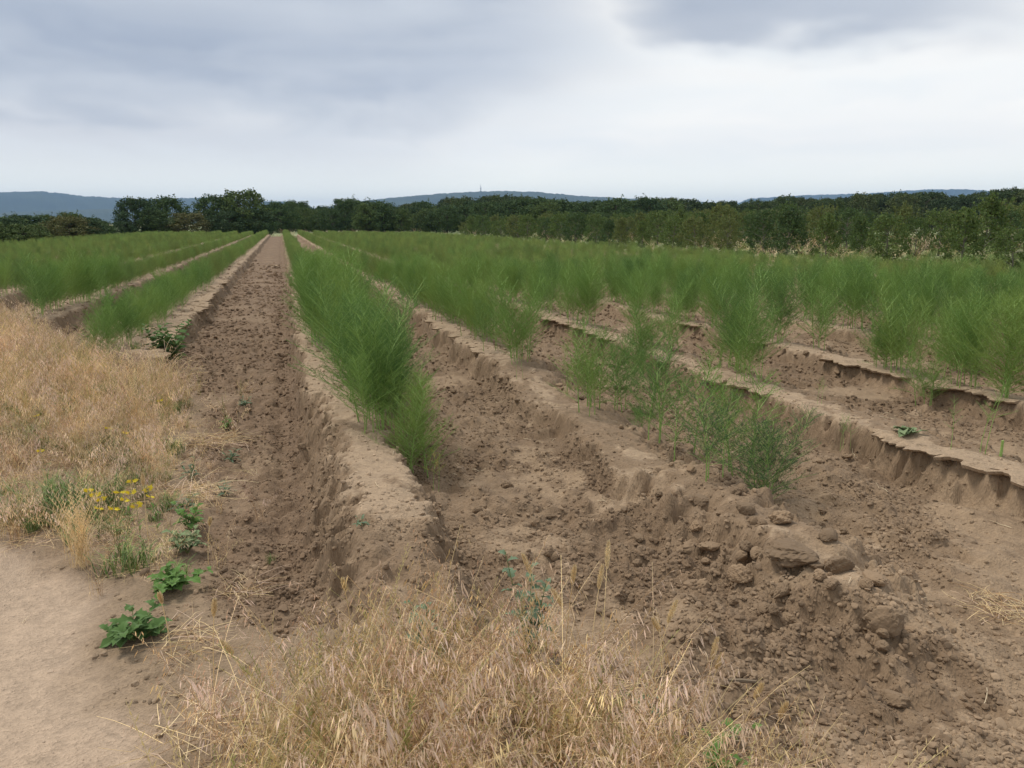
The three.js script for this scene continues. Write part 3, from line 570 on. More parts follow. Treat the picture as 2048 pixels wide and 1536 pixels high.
// hedge and trees on the verge side
for (let i = 0; i < 66; i++) {
  const px = -160 + i * 11.5 + (T() - 0.5) * 16, d = 62 + 46 * (i % 3) / 2 + 8 * T(), [x, z] = along(px, d), s = (1.65 + (447 - lerp(437, 444, T())) / 1647 * d) / 5 * (0.85 + 0.25 * T());
  if (x > -17.5 && z > FAR - 4) continue;
  tree('hedge_bush', bushKinds, Math.floor(T() * 4), hazelMats[Math.floor(T() * 4)], x, z, s, 1.5 + 0.6 * T(), T() * 6.28, 'low dark green bush in the long hedge beyond the asparagus', 'hedge bushes beyond the asparagus', 'bush');
}
for (const [px, top, d, k, mt, w, label] of [
  [272, 403, 118, 0, 3, 1.1, 'dark round-crowned tree at the hedge end of the tree group past the rows'], [338, 401, 126, 1, 0, 1.1, 'tree with a ragged top between the dark round tree and the brownish bush'], [376, 428, 117, 2, 2, 1.9, 'broad brownish green bush in the middle of the tree group past the rows'],
  [432, 397, 122, 3, 0, 1.15, 'dark tree directly behind the brownish bush'], [488, 387, 119, 0, 1, 1.05, 'tallest tree of the group, with spiky upright shoots, near the end of the wheel track'], [516, 420, 118, 2, 3, 1.3, 'dark low tree beside the end of the wheel track'], [306, 424, 117, 3, 0, 1.5, 'low bushy tree filling the gap beside the dark round-crowned tree'], [455, 424, 117, 1, 3, 1.5, 'low bushy tree at the foot of the tallest tree'],
  [92, 432, 105, 1, 1, 1.0, 'small pointed tree standing out of the hedge'], [142, 429, 105, 3, 1, 1.1, 'small round tree standing out of the hedge'],
]) { const [x, z] = along(px, d), h = 1.75 + (447 - top) / 1647 * d; tree('dark_tree', bushKinds, k, hazelMats[mt], x, z, h / 5.2, w, px, label, null); }

// radio tower on the middle hill
(function tower() {
  const [x, z] = along(962, 7000), y = Math.tan(lift(385) * D2R) * 7000 - 6, o = thing('radio_tower', 'thin radio tower with a round platform on the wooded hilltop', 'tower', x, y, z);
  const steel = std(0.16, 0.16, 0.17, 0.6), lathe = (p) => new THREE.LatheGeometry(p.map(([a, b]) => new THREE.Vector2(a, b)), 12);
  part('shaft', lathe([[4, 0], [3, 20], [2.4, 54], [1.8, 56], [0, 56]]), steel, o); part('platform', lathe([[2.4, 33], [6, 35], [6, 39], [2.4, 41]]), steel, o); part('antenna', lathe([[1.2, 56], [0.9, 70], [0, 70]]), steel, o);
})();

// ---------------------------------------------------------------- grasses
const STRAW = [0.72, 0.54, 0.29], PINK = [0.66, 0.48, 0.35], RUST = [0.38, 0.23, 0.11], OLIVE = [0.25, 0.28, 0.08], GREEN = [0.1, 0.17, 0.045], PALE = [0.7, 0.55, 0.32];
const tone = (c, k) => [c[0] * k, c[1] * k, c[2] * k];
function culm(mb, r, h, lean, thick, color, base, nod = 0.15) { // a curved stem; returns its points
  const a = r() * 6.28, l = lean * h * (0.4 + r()), pts = [], rad = [];
  for (let i = 0; i <= 5; i++) { const t = i / 5; pts.push(V(base.x + Math.cos(a) * l * t * t + Math.cos(a + 1) * nod * h * 0.2 * Math.sin(t * 3), base.y + h * t * (1 - 0.12 * lean * t), base.z + Math.sin(a) * l * t * t)); rad.push(thick * lerp(1, 0.45, t)); }
  mb.color(...color); mb.tube(pts, rad, 3); return [pts, a];
}
const on = (pts, t) => { const u = t * (pts.length - 1), k = Math.min(pts.length - 2, Math.floor(u)); return pts[k].clone().lerp(pts[k + 1], u - k); };
function brome(seed, o = {}) { // drooping feathery heads
  const r = rng(seed), mb = new MB(), n = o.n ?? 9;
  for (let i = 0; i < n; i++) {
    const base = V((r() - 0.5) * 0.09, 0, (r() - 0.5) * 0.09), h = (0.24 + 0.26 * r()) * (o.h ?? 1), [p, a] = culm(mb, r, h, 0.5, 0.0013, tone(r() < 0.5 ? STRAW : RUST, 0.8 + 0.4 * r()), base);
    const head = r() < 0.6 ? PINK : STRAW, k = 0.85 + 0.4 * r(), side = a + (r() - 0.5);
    for (let q = 0; q < 15; q++) {
      const t = 0.68 + 0.32 * (q / 15), s = on(p, t), out_ = 0.014 + 0.036 * r(), b = side + (r() - 0.5) * 2.2, e = V(s.x + Math.cos(b) * out_, s.y + 0.006 - 0.012 * r(), s.z + Math.sin(b) * out_);
      mb.color(...tone(head, k * 0.9)).blade(s, e, 0.0009, b); mb.color(...tone(head, k * (0.85 + 0.3 * r())));
      const L = 0.024 + 0.018 * r(); mb.diamond(e, V(e.x + Math.cos(b) * L * 0.45, e.y - L * 0.85, e.z + Math.sin(b) * L * 0.45), 0.0045, b + r(), 0.4);
    }
    for (let q = 0; q < 2; q++) { const s = on(p, 0.1 + 0.4 * r()), b = r() * 6.28, L = 0.06 + 0.08 * r(); mb.color(...tone(r() < 0.5 ? RUST : STRAW, 0.8 + 0.4 * r())).blade(s, V(s.x + Math.cos(b) * L, s.y + L * (r() - 0.3), s.z + Math.sin(b) * L), 0.0032, b); }
  }
  return mb.geo();
}
function rye(seed, color = OLIVE, o = {}) { // stiff stems with small spikelets set alternately
  const r = rng(seed), mb = new MB();
  for (let i = 0; i < (o.n ?? 7); i++) {
    const base = V((r() - 0.5) * 0.07, 0, (r() - 0.5) * 0.07), h = (0.24 + 0.22 * r()) * (o.h ?? 1), mix = r(), c = tone([0, 1, 2].map((q) => lerp(color[q], STRAW[q], mix * 0.8)), 0.85 + 0.3 * r()), [p, a] = culm(mb, r, h, 0.4, 0.0012, c, base, 0.1);
    for (let q = 0; q < 16; q++) { const s = on(p, 0.55 + 0.45 * q / 16), b = a + (q % 2 ? 1.57 : -1.57), L = 0.013 + 0.006 * r(); mb.color(...tone(c, 1.1 + 0.2 * r())).diamond(s, V(s.x + Math.cos(b) * L * 0.5, s.y + L * 0.9, s.z + Math.sin(b) * L * 0.5), 0.0038, b + 1.57, 0.45); }
    for (let q = 0; q < 3; q++) { const s = on(p, 0.05 + 0.3 * r()), b = r() * 6.28, L = 0.08 + 0.12 * r(); mb.color(...tone(c, 0.9)).blade(s, V(s.x + Math.cos(b) * L * 0.6, s.y + L * 0.7, s.z + Math.sin(b) * L * 0.6), 0.003, b); }
  }
  return mb.geo();
}
function tangle(seed, o = {}) { // dead stalks lying over one another
  const r = rng(seed), mb = new MB();
  for (let i = 0; i < (o.n ?? 34); i++) {
    const b = V((r() - 0.5) * 0.22, 0.003 + 0.03 * r(), (r() - 0.5) * 0.22), a = r() * 6.28, L = (0.12 + 0.22 * r()) * (o.h ?? 1), rise = (o.rise ?? 0.5) * r(), p = [], q = [];
    for (let k = 0; k <= 4; k++) { const t = k / 4; p.push(V(b.x + Math.cos(a + t * 0.5 * (r() - 0.5)) * L * t, b.y + L * rise * Math.sin(t * 2.2) * 0.8, b.z + Math.sin(a) * L * t)); q.push(lerp(0.0012, 0.0006, t)); }
    mb.color(...tone([STRAW, STRAW, PALE, RUST, PINK][Math.floor(r() * 5)], 0.8 + 0.4 * r())).tube(p, q, 3);
  }
  return mb.geo();
}
function greenTuft(seed, o = {}) {
  const r = rng(seed), mb = new MB();
  for (let i = 0; i < (o.n ?? 60); i++) {
    const b = V((r() - 0.5) * (o.w ?? 0.12), 0, (r() - 0.5) * (o.w ?? 0.12)), a = r() * 6.28, L = (0.07 + 0.12 * r()) * (o.h ?? 1), m = V(b.x + Math.cos(a) * L * 0.25, L * 0.62, b.z + Math.sin(a) * L * 0.25), e = V(b.x + Math.cos(a) * L * 0.75, L * (0.75 + 0.25 * r()), b.z + Math.sin(a) * L * 0.75), w = 0.0016 + 0.0012 * r(), s = V(-Math.sin(a) * w, 0, Math.cos(a) * w);
    const mix = r() ** 2; mb.color(...tone([0, 1, 2].map((q) => lerp((o.color ?? GREEN)[q], OLIVE[q], mix)), 0.8 + 0.5 * r()));
    const b0 = b.clone().sub(s), b1 = b.clone().add(s), m0 = m.clone().sub(s), m1 = m.clone().add(s); mb.tri(b0, b1, m1).tri(b0, m1, m0).tri(m0, m1, e);
  }
  return mb.geo();
}
const grassMat = new THREE.MeshStandardMaterial({ vertexColors: true, roughness: 0.85, side: THREE.DoubleSide });
const G = { brome: [1, 2, 3, 4].map((i) => brome(600 + i)), rye: [1, 2, 3].map((i) => rye(620 + i)), tangle: [1, 2, 3].map((i) => tangle(640 + i)), green: [1, 2].map((i) => greenTuft(660 + i)), mat: [1, 2].map((i) => tangle(680 + i, { rise: 0.12, n: 26 })) };
function sward(name, label, category, spots) { // spots: { kind, x, z, s }
  const all = new THREE.Group(); all.name = name; tag(all, label, category, null, 'stuff'); scene.add(all);
  const r = rng(name.length * 97 + spots.length), m = new THREE.Matrix4(), q = new THREE.Quaternion(), e = new THREE.Euler(), c = new THREE.Color(), bins = new Map();
  for (const s of spots) { const list = G[s.kind], g = list[Math.floor(r() * list.length)]; if (!bins.has(g)) bins.set(g, []); bins.get(g).push(s); }
  for (const [g, l] of bins) {
    const im = shade(new THREE.InstancedMesh(g, grassMat, l.length)); im.name = 'grass_blades'; im.userData.kind = 'stuff';
    l.forEach((s, i) => { e.set((r() - 0.5) * 0.3, r() * 6.28, (r() - 0.5) * 0.3); q.setFromEuler(e); m.compose(V(s.x, (s.y ?? ground(s.x, s.z)) - 0.004, s.z), q, V(s.s, s.s * (0.8 + 0.4 * r()), s.s)); im.setMatrixAt(i, m); const t = (s.t ?? 1) * (0.82 + 0.36 * r()); c.setRGB(t, t * (0.96 + 0.06 * r()), t * (0.9 + 0.15 * r())); im.setColorAt(i, c); });
    all.add(im);
  }
}
(function swards() {
  const r = rng(1234), pick = (o) => { let u = r(); for (const [k, w] of o) { if ((u -= w) < 0) return k; } return o[0][0]; };
  // patch in front of the furrows
  const front = [];
  for (let i = 0; i < 2600 && front.length < 440; i++) {
    const x = -0.75 + 2.3 * r(), z = -1.15 - 2.2 * r(), e = pathEdge(z), dz = (z + 2.35) / 0.75, xr = lerp(1.25, 0.55, sstep(-1.7, -3.0, z));
    const xl = lerp(-0.5, 0.05, sstep(-1.9, -2.75, z)), inside = Math.max(sstep(xl - 0.1, xl + 0.2, x), 0.08) * sstep(e - 0.05, e + 0.25, x) * sstep(xr + 0.18, xr - 0.2, x) * sstep(-2.95, -2.6, z + 0.15 * n2(x * 3, 7)), patch = sstep(-0.35, 0.2, n2(x * 2.4 + 8, z * 2.4) + 0.25), left = sstep(0.25, -0.25, x) * sstep(-1.9, -2.5, z);
    if (r() > inside * (0.25 + 0.75 * patch) * (1 - 0.3 * left)) continue;
    const kind = pick(x > 0.75 ? [['tangle', 0.42], ['brome', 0.2], ['rye', 0.28], ['mat', 0.1]] : x < 0.05 ? [['rye', 0.58], ['brome', 0.16], ['green', 0.1], ['mat', 0.16]] : [['brome', 0.46], ['rye', 0.28], ['tangle', 0.13], ['green', 0.07], ['mat', 0.06]]);
    front.push({ kind, x, z, s: (0.7 + 0.5 * r()) * (kind === 'green' ? 0.8 : 1) * 0.96 * lerp(1, 0.75, sstep(-2.5, -3, z)) });
  }
  sward('dry_grass', 'dry brome and ryegrass growing between the sandy track and the furrows', 'dry grass', front);
  // verge along the field edge
  const verge = [];
  for (let i = 0; i < 26000 && verge.length < 2700; i++) {
    const z = -3.6 - 19 * r() ** 0.8, pe = pathEdge(z), fe = fieldEdge(z), x = lerp(pe - 0.8, fe + 0.45, r());
    if (!inView(x, z, 0.8)) continue;
    ground(x, z, true); const far = sstep(-5, -9, z), v = out.verge, edge = sstep(0.15, -0.5, x - fe), n = n2(x * 1.5 + 40, z * 1.5) + 0.4 * n2(x * 4, z * 4);
    const want = (v * (0.22 + 0.78 * Math.max(edge * sstep(-0.6, 0.1, n + 0.5 * far), far * edge)) + (1 - v) * 0.015) * lerp(0.85, 1, far);
    if (r() > want) continue;
    const greenish = sstep(-0.3, 0.2, n2(x * 1.1 + 3, z * 1.1 + 12)) * (1 - 0.65 * far);
    const kind = pick([['green', 0.5 * greenish], ['mat', 0.22 * (1 - far) + 0.02], ['brome', 0.36], ['tangle', 0.18], ['rye', 0.3]]);
    verge.push({ kind, x, z, s: (0.65 + 0.5 * r()) * lerp(0.72, 0.95, far) * lerp(0.7, 1, edge), t: (0.82 + 0.5 * clamp(0.5 + n2(x * 1.9, z * 1.9 + 33))) });
  }
  sward('verge_grass', 'dry straw-coloured grass verge between the sandy track and the asparagus', 'dry grass', verge);
  console.log('grass', front.length, verge.length);
  // rough grass on the orchard floor and headland
  const floor = [];
  for (let i = 0; i < 30000 && floor.length < 3600; i++) {
    const f = 14 + 110 * r() ** 1.3, s = (r() * 2 - 1) * (f * 0.66 + 3), x = f * eyeDir.x - s * eyeDir.z, z = f * eyeDir.z + s * eyeDir.x;
    if (!(x > 18.3 || (x > -16 && z < FAR - 0.5 && z > FAR - 40))) continue;
    const k = n2(x * 0.14, z * 0.14); floor.push({ kind: x > 18 && (k > -0.25 || r() < 0.5) ? 'green' : r() < 0.5 ? 'brome' : 'tangle', x, z, y: -0.09, s: (x < 23 ? 1.2 : 1.6) + 1.2 * r(), t: 1.0 });
  }
  sward('meadow_grass', 'rough yellowish grass on the orchard floor and at the end of the field', 'grass', floor);
})();

// ---------------------------------------------------------------- single plants, flowers and litter
function leafGeo(seed, lobes, w = 0.5) { // a lobed leaf, 1 long, along +x, folded at the midrib and drooping to its tip
  const r = rng(seed), mb = new MB(), n = 9, L = [], R = [], M = [];
  for (let i = 0; i <= n; i++) {
    const t = i / n, wave = 1 + lobes * Math.sin(t * n * 1.57 * 1.3) * 0.45, half = w / 2 * Math.sin(Math.PI * Math.min(1, t * 0.93 + 0.07)) ** 0.8 * wave * (1 - 0.35 * t), y = 0.1 * Math.sin(t * 3) - 0.22 * t * t;
    M.push(V(t, y, 0)); L.push(V(t + 0.04 * (r() - 0.5), y + half * 0.35, -half)); R.push(V(t + 0.04 * (r() - 0.5), y + half * 0.35, half));
  }
  for (let i = 0; i < n; i++) mb.tri(M[i], L[i + 1], L[i]).tri(M[i], M[i + 1], L[i + 1]).tri(M[i], R[i], R[i + 1]).tri(M[i], R[i + 1], M[i + 1]);
  return mb.geo();
}
const LOBED = [1, 2, 3].map((i) => leafGeo(i, 0.75, 0.75)), BROAD = [4, 5].map((i) => leafGeo(i, 0.28, 0.72)), NARROW = [6, 7].map((i) => leafGeo(i, 0.15, 0.26));
const weedMats = { deep: leafy(0.1, 0.18, 0.05, 0.25), fresh: leafy(0.13, 0.24, 0.055, 0.3), blue: leafy(0.16, 0.225, 0.135, 0.2), dusty: leafy(0.21, 0.27, 0.13, 0.2) };
const weedStem = std(0.19, 0.22, 0.08, 0.9), W = rng(2024);
function weed(name, label, x, z, { h = 0.2, stems = 3, per = 6, leaf = 0.06, set = LOBED, mat = 'fresh', lean = 0.5, group }) {
  const o = thing(name, label, 'weed', x, ground(x, z) - 0.008, z, 0, group);
  for (let s = 0; s < stems; s++) {
    const a = s / stems * 6.28 + W(), l = lean * (0.3 + 0.9 * W()), hh = h * (0.6 + 0.5 * W()), pts = []; for (let i = 0; i <= 4; i++) { const t = i / 4; pts.push(V(Math.cos(a) * l * hh * t, hh * t * (1 - 0.15 * l * t), Math.sin(a) * l * hh * t)); }
    part('stem', new MB().tube(pts, [0.0035, 0.003, 0.0025, 0.002, 0.0012].map((q) => q * (0.6 + h)), 4).geo(), weedStem, o);
    for (let i = 0; i < per; i++) {
      const t = 0.18 + 0.82 * (i + 0.5) / per, p = on(pts, t), m = part('leaf', set[Math.floor(W() * set.length)], weedMats[mat], o), sz = leaf * (1.25 - 0.75 * t) * (0.75 + 0.5 * W());
      m.position.copy(p); m.rotation.set((W() - 0.5) * 0.7, a + i * 2.3 + W(), 0.35 * W() + 0.25 * t, 'YXZ'); m.scale.setScalar(sz);
    }
  }
  return o;
}
weed('bushy_weed', 'dark bushy weed with lobed leaves on the ridge front beside the wheel track', -1.32, -10.05, { h: 0.62, stems: 7, per: 14, leaf: 0.16, mat: 'deep', lean: 0.42 });
weed('bushy_weed', 'small dark weed beside the closed asparagus stand behind the verge', -3.2, -16.9, { h: 0.35, stems: 5, per: 9, leaf: 0.12, mat: 'deep' });
weed('broadleaf_weed', 'green broadleaf weed spreading over the sand, lowest of the weeds along the track edge', -0.64, -3.3, { h: 0.13, stems: 8, per: 6, leaf: 0.085, set: LOBED, mat: 'deep', lean: 1.1 });
weed('broadleaf_weed', 'low lobed green weed beside the flattened straw at the track edge', -0.56, -3.74, { h: 0.11, stems: 7, per: 7, leaf: 0.075, mat: 'fresh', lean: 1.3 });
weed('broadleaf_weed', 'light green weed with a second shoot behind it at the wheel track entrance', -0.53, -4.16, { h: 0.17, stems: 5, per: 7, leaf: 0.075, mat: 'dusty', lean: 0.6 });
weed('broadleaf_weed', 'small light green weed just behind the one at the wheel track entrance', -0.55, -4.48, { h: 0.16, stems: 4, per: 6, leaf: 0.07, mat: 'fresh', lean: 0.6 });
weed('seedling', 'tiny blue-green seedling alone on the bare ridge front', 0.3, -3.78, { h: 0.05, stems: 4, per: 3, leaf: 0.05, set: NARROW, mat: 'blue', lean: 1 });
weed('goosefoot', 'blue-green goosefoot with an upright tip at the edge of the dry grass patch', 0.86, -2.86, { h: 0.42, stems: 4, per: 11, leaf: 0.075, mat: 'blue', lean: 0.3 });
weed('goosefoot', 'pale blue-green goosefoot half hidden in the middle of the dry grass patch', 0.44, -2.78, { h: 0.34, stems: 3, per: 9, leaf: 0.07, mat: 'blue', lean: 0.3 });
weed('goosefoot', 'low blue-green weed on the soil where the dry grass patch ends', 1.14, -2.34, { h: 0.08, stems: 5, per: 4, leaf: 0.06, set: NARROW, mat: 'blue', lean: 1.2 });
weed('broadleaf_weed', 'fresh green weed among seed stalks at the soil end of the dry grass', 1.2, -1.98, { h: 0.12, stems: 4, per: 5, leaf: 0.07, set: BROAD, mat: 'fresh', lean: 0.8 });
weed('seedling', 'tiny green seedling behind the fresh weed at the soil end of the dry grass', 1.34, -2.14, { h: 0.07, stems: 3, per: 3, leaf: 0.05, set: BROAD, mat: 'fresh', lean: 0.9 });
weed('rosette_weed', 'flat green rosette on the pale crust of the third ridge', 4.12, -4.62, { h: 0.04, stems: 6, per: 3, leaf: 0.11, set: BROAD, mat: 'dusty', lean: 1.8 });
weed('bushy_weed', 'small dark weed on the furrow soil between second and third ridge', 2.67, -9.02, { h: 0.22, stems: 5, per: 7, leaf: 0.07, set: NARROW, mat: 'deep' });
for (const [x, z, h] of [[-0.42, -5.95, 0.13], [-0.42, -5.2, 0.12], [-0.64, -5.5, 0.16], [-0.4, -7.7, 0.1], [-0.5, -6.9, 0.12], [-0.62, -4.85, 0.12]]) weed('edge_weed', 'small narrow-leaved green weed on the soil where verge and wheel track meet', x, z, { h, stems: 5, per: 5, leaf: 0.075, set: NARROW, mat: W() < 0.5 ? 'fresh' : 'blue', lean: 0.5, group: 'small weeds beside the wheel track' });
// yellow flowers on the verge
const petalMat = std(0.78, 0.64, 0.05, 0.8);
const flowerGeo = (() => { const mb = new MB(), r = rng(8); for (let i = 0; i < 26; i++) { const a = i * 2.4, d = 0.0035 + 0.012 * Math.sqrt(i / 26), c = V(Math.cos(a) * d * 0.7, 0.004 * r(), Math.sin(a) * d * 0.7); mb.diamond(c, V(c.x * 1.5 + Math.cos(a) * 0.008, c.y + 0.007 * r(), c.z * 1.5 + Math.sin(a) * 0.008), 0.0075, a + 1.57, 0.6); } return mb.geo(); })();
for (const [x, z, n, h] of [[-1.03, -4.62, 2, 0.26], [-0.86, -4.53, 3, 0.27], [-0.72, -4.54, 2, 0.26], [-0.87, -4.3, 3, 0.24], [-0.77, -4.34, 1, 0.24], [-1.0, -4.5, 2, 0.22], [-1.01, -7.1, 1, 0.24], [-1.08, -6.0, 1, 0.22], [-1.25, -6.3, 1, 0.2], [-1.5, -5.6, 1, 0.24], [-1.75, -6.4, 1, 0.26]]) {
  const o = thing('yellow_flower', z > -5 ? 'yellow wildflower of the cluster beside the green grass clump' : 'single yellow wildflower scattered in the dry verge', 'flower', x, ground(x, z), z, W() * 6.28, z > -5 ? 'cluster of yellow flowers' : 'scattered yellow flowers');
  for (let i = 0; i < n; i++) {
    const a = W() * 6.28, hh = h * (0.8 + 0.3 * W()), e = V(Math.cos(a) * 0.07 * (i ? 1 : 0.4), hh, Math.sin(a) * 0.07 * (i ? 1 : 0.4));
    part('stem', new MB().tube([V(0, 0, 0), V(e.x * 0.4, hh * 0.55, e.z * 0.4), e], [0.0022, 0.0017, 0.0012], 4).geo(), weedStem, o);
    const f = part('flower_head', flowerGeo, petalMat, o); f.position.copy(e); f.rotation.set((W() - 0.5) * 0.6, W() * 6, (W() - 0.5) * 0.6); f.scale.setScalar(1 + 0.5 * W());
    for (let k = 0; k < 4; k++) { const m = part('leaf', NARROW[k % 2], weedMats.fresh, o); m.position.set(e.x * 0.2 * k * 0.5, hh * (0.1 + 0.16 * k), e.z * 0.2 * k * 0.5); m.rotation.set(0, W() * 6.28, 0.5, 'YXZ'); m.scale.setScalar(0.05); }
  }
}
// clumps of grass one can tell apart
function clump(name, label, geo, x, z, s, group, cat = 'grass clump') { const m = shade(new THREE.Mesh(geo, grassMat)); m.name = numbered(name); m.position.set(x, ground(x, z) - 0.004, z); m.scale.setScalar(s); m.rotation.y = W() * 6.28; scene.add(m); return tag(m, label, cat, group); }
clump('green_grass_clump', 'dense clump of green grass on the verge beside the yellow flowers', greenTuft(701, { n: 620, w: 0.5, h: 1.25 }), -1.3, -4.98, 1);
clump('green_grass_clump', 'small green grass clump in the dry litter beside the sandy track', greenTuft(702, { n: 150, w: 0.22, h: 0.9 }), -0.78, -4.05, 1);
clump('dry_grass_clump', 'fan-shaped dry grass clump on the sand at the verge corner', rye(711, STRAW, { n: 34, h: 0.85 }), -1.02, -4.17, 1.15);
clump('dry_grass_clump', 'fan of long bleached stalks at the edge of the wheel track', rye(712, PALE, { n: 26, h: 1.5 }), -1.16, -6.95, 1.1);
clump('brown_bush', 'rust-brown dead bush below the ridge front on the verge', tangle(713, { n: 150, h: 0.9, rise: 1.1 }), -1.3, -8.75, 1.7, null, 'dead bush');
clump('straw_mat', 'flattened pale straw lying across the soil at the wheel track entrance', tangle(714, { n: 80, h: 0.7, rise: 0.18 }), -0.24, -3.68, 0.8, null, 'straw');
clump('straw_mat', 'heap of pale chaff and straw on the soil past the clod heap', tangle(715, { n: 150, h: 0.34, rise: 0.3 }), 2.9, -2.6, 1.2, null, 'straw');
clump('straw_mat', 'rust-coloured flattened grass between verge and wheel track', tangle(716, { n: 110, h: 0.8, rise: 0.25 }), -0.58, -6.4, 1.3, null, 'straw');
clump('straw_mat', 'flattened dry grass behind the yellow flowers', tangle(717, { n: 110, h: 0.8, rise: 0.25 }), -0.66, -5.1, 1.3, null, 'straw');
clump('straw_mat', 'wisp of straw lying in the middle of the wheel track', tangle(718, { n: 18, h: 0.6, rise: 0.15 }), -0.32, -8.9, 0.9, null, 'straw');
clump('straw_mat', 'thin flat straw fringe where the sandy track meets the grass patch', tangle(719, { n: 60, h: 0.7, rise: 0.15 }), -0.42, -3.2, 1.1, null, 'straw');
// tall seed stalks standing over the patch
function stalk(x, z, h, lean, a, label) {
  const o = thing('seed_stalk', label, 'grass stalk', x, ground(x, z) - 0.01, z, 0, 'tall seed stalks'), r = rng(Math.floor(h * 1e4 + x * 977 + 5000)), pts = [], rad = [], head = new MB(), mb = new MB();
  for (let i = 0; i <= 7; i++) { const t = i / 7; pts.push(V(Math.cos(a) * lean * h * t * t, h * t * (1 - 0.2 * lean * t), Math.sin(a) * lean * h * t * t)); rad.push(lerp(0.0022, 0.0013, t)); }
  mb.color(...tone(STRAW, 1)).tube(pts, rad, 4); part('stalk', mb.geo(), grassMat, o);
  for (let i = 0; i < 70; i++) { const t = 0.84 + 0.16 * (i / 70), p = on(pts, Math.min(1, t)), b = i * 2.4, L = 0.012 + 0.006 * r(), w = 0.009 * Math.sin(Math.PI * (0.1 + 0.85 * i / 70)); head.color(...tone(PALE, 0.85 + 0.3 * r())).diamond(p, V(p.x + Math.cos(b) * (w + 0.003), p.y + L, p.z + Math.sin(b) * (w + 0.003)), 0.0065, b + 1.57, 0.5); }
  part('seed_head', head.geo(), grassMat, o);
}
for (const [x, z, h, l, a] of [[0.86, -2.62, 0.52, 0.2, 3.0], [0.9, -2.55, 0.5, 0.15, 1.5], [0.95, -2.5, 0.44, 0.25, 3.4], [0.98, -2.4, 0.56, 0.3, -1.1], [0.95, -2.45, 0.5, 0.3, -0.9], [1.22, -2.15, 0.36, 0.2, 0], [1.2, -2.3, 0.4, 0.35, 2.6], [1.25, -1.98, 0.34, 0.2, 0.4], [1.3, -1.92, 0.34, 0.2, 1], [1.16, -2.05, 0.42, 0.25, -0.6], [1.05, -2.2, 0.46, 0.3, -0.4], [-0.48, -3.1, 0.3, 0.15, 2], [-0.3, -2.75, 0.42, 0.12, 1], [-0.42, -4.0, 0.25, 0.1, 0], [-0.72, -4.25, 0.42, 0.06, 1.4], [0.18, -2.9, 0.36, 0.2, 2], [-0.14, -2.55, 0.36, 0.3, 3]]) stalk(x, z, h, l, a, 'tall pale grass stalk with a dense seed head at the edge of the grass');
// scraps: dry stems lying on the soil
const scrapMat = std(0.62, 0.5, 0.33, 0.9);
for (let i = 0, n = 0; i < 600 && n < 70; i++) {
  const x = -1.4 + 6.2 * W(), z = -1.7 - 6.5 * W(); if (!inView(x, z, 0)) continue; ground(x, z, true); if (out.verge > 0.5) continue;
  const a = W() * 6.28, L = 0.03 + 0.1 * W() ** 2, c = (W() - 0.5) * 0.6, pts = [];
  for (let k = 0; k <= 4; k++) { const t = k / 4 - 0.5, px = x + Math.cos(a + c * t) * L * t, pz = z + Math.sin(a + c * t) * L * t; pts.push(V(px - x, ground(px, pz) + 0.006 + 0.006 * W() - ground(x, z), pz - z)); }
  const m = shade(new THREE.Mesh(new MB().tube(pts, [0.0016, 0.0018, 0.0017, 0.0014, 0.001], 4).geo(), scrapMat)); m.name = numbered('straw_scrap'); m.position.set(x, ground(x, z), z); scene.add(m); tag(m, 'short bleached scrap of straw lying loose on the soil', 'straw', 'loose straw scraps'); n++;
}
{ const x = 1.52, z = -2.4, m = shade(new THREE.Mesh(new MB().tube([V(-0.05, 0.03, 0), V(0, 0.026, 0.01), V(0.05, 0.018, 0.018)], [0.006, 0.008, 0.006], 6).geo(), std(0.2, 0.15, 0.1, 1))); m.name = 'wood_stick'; m.position.set(x, ground(x, z) - 0.004, z); scene.add(m); tag(m, 'short thick brown stick on the smooth soil beside the dry grass', 'stick'); }

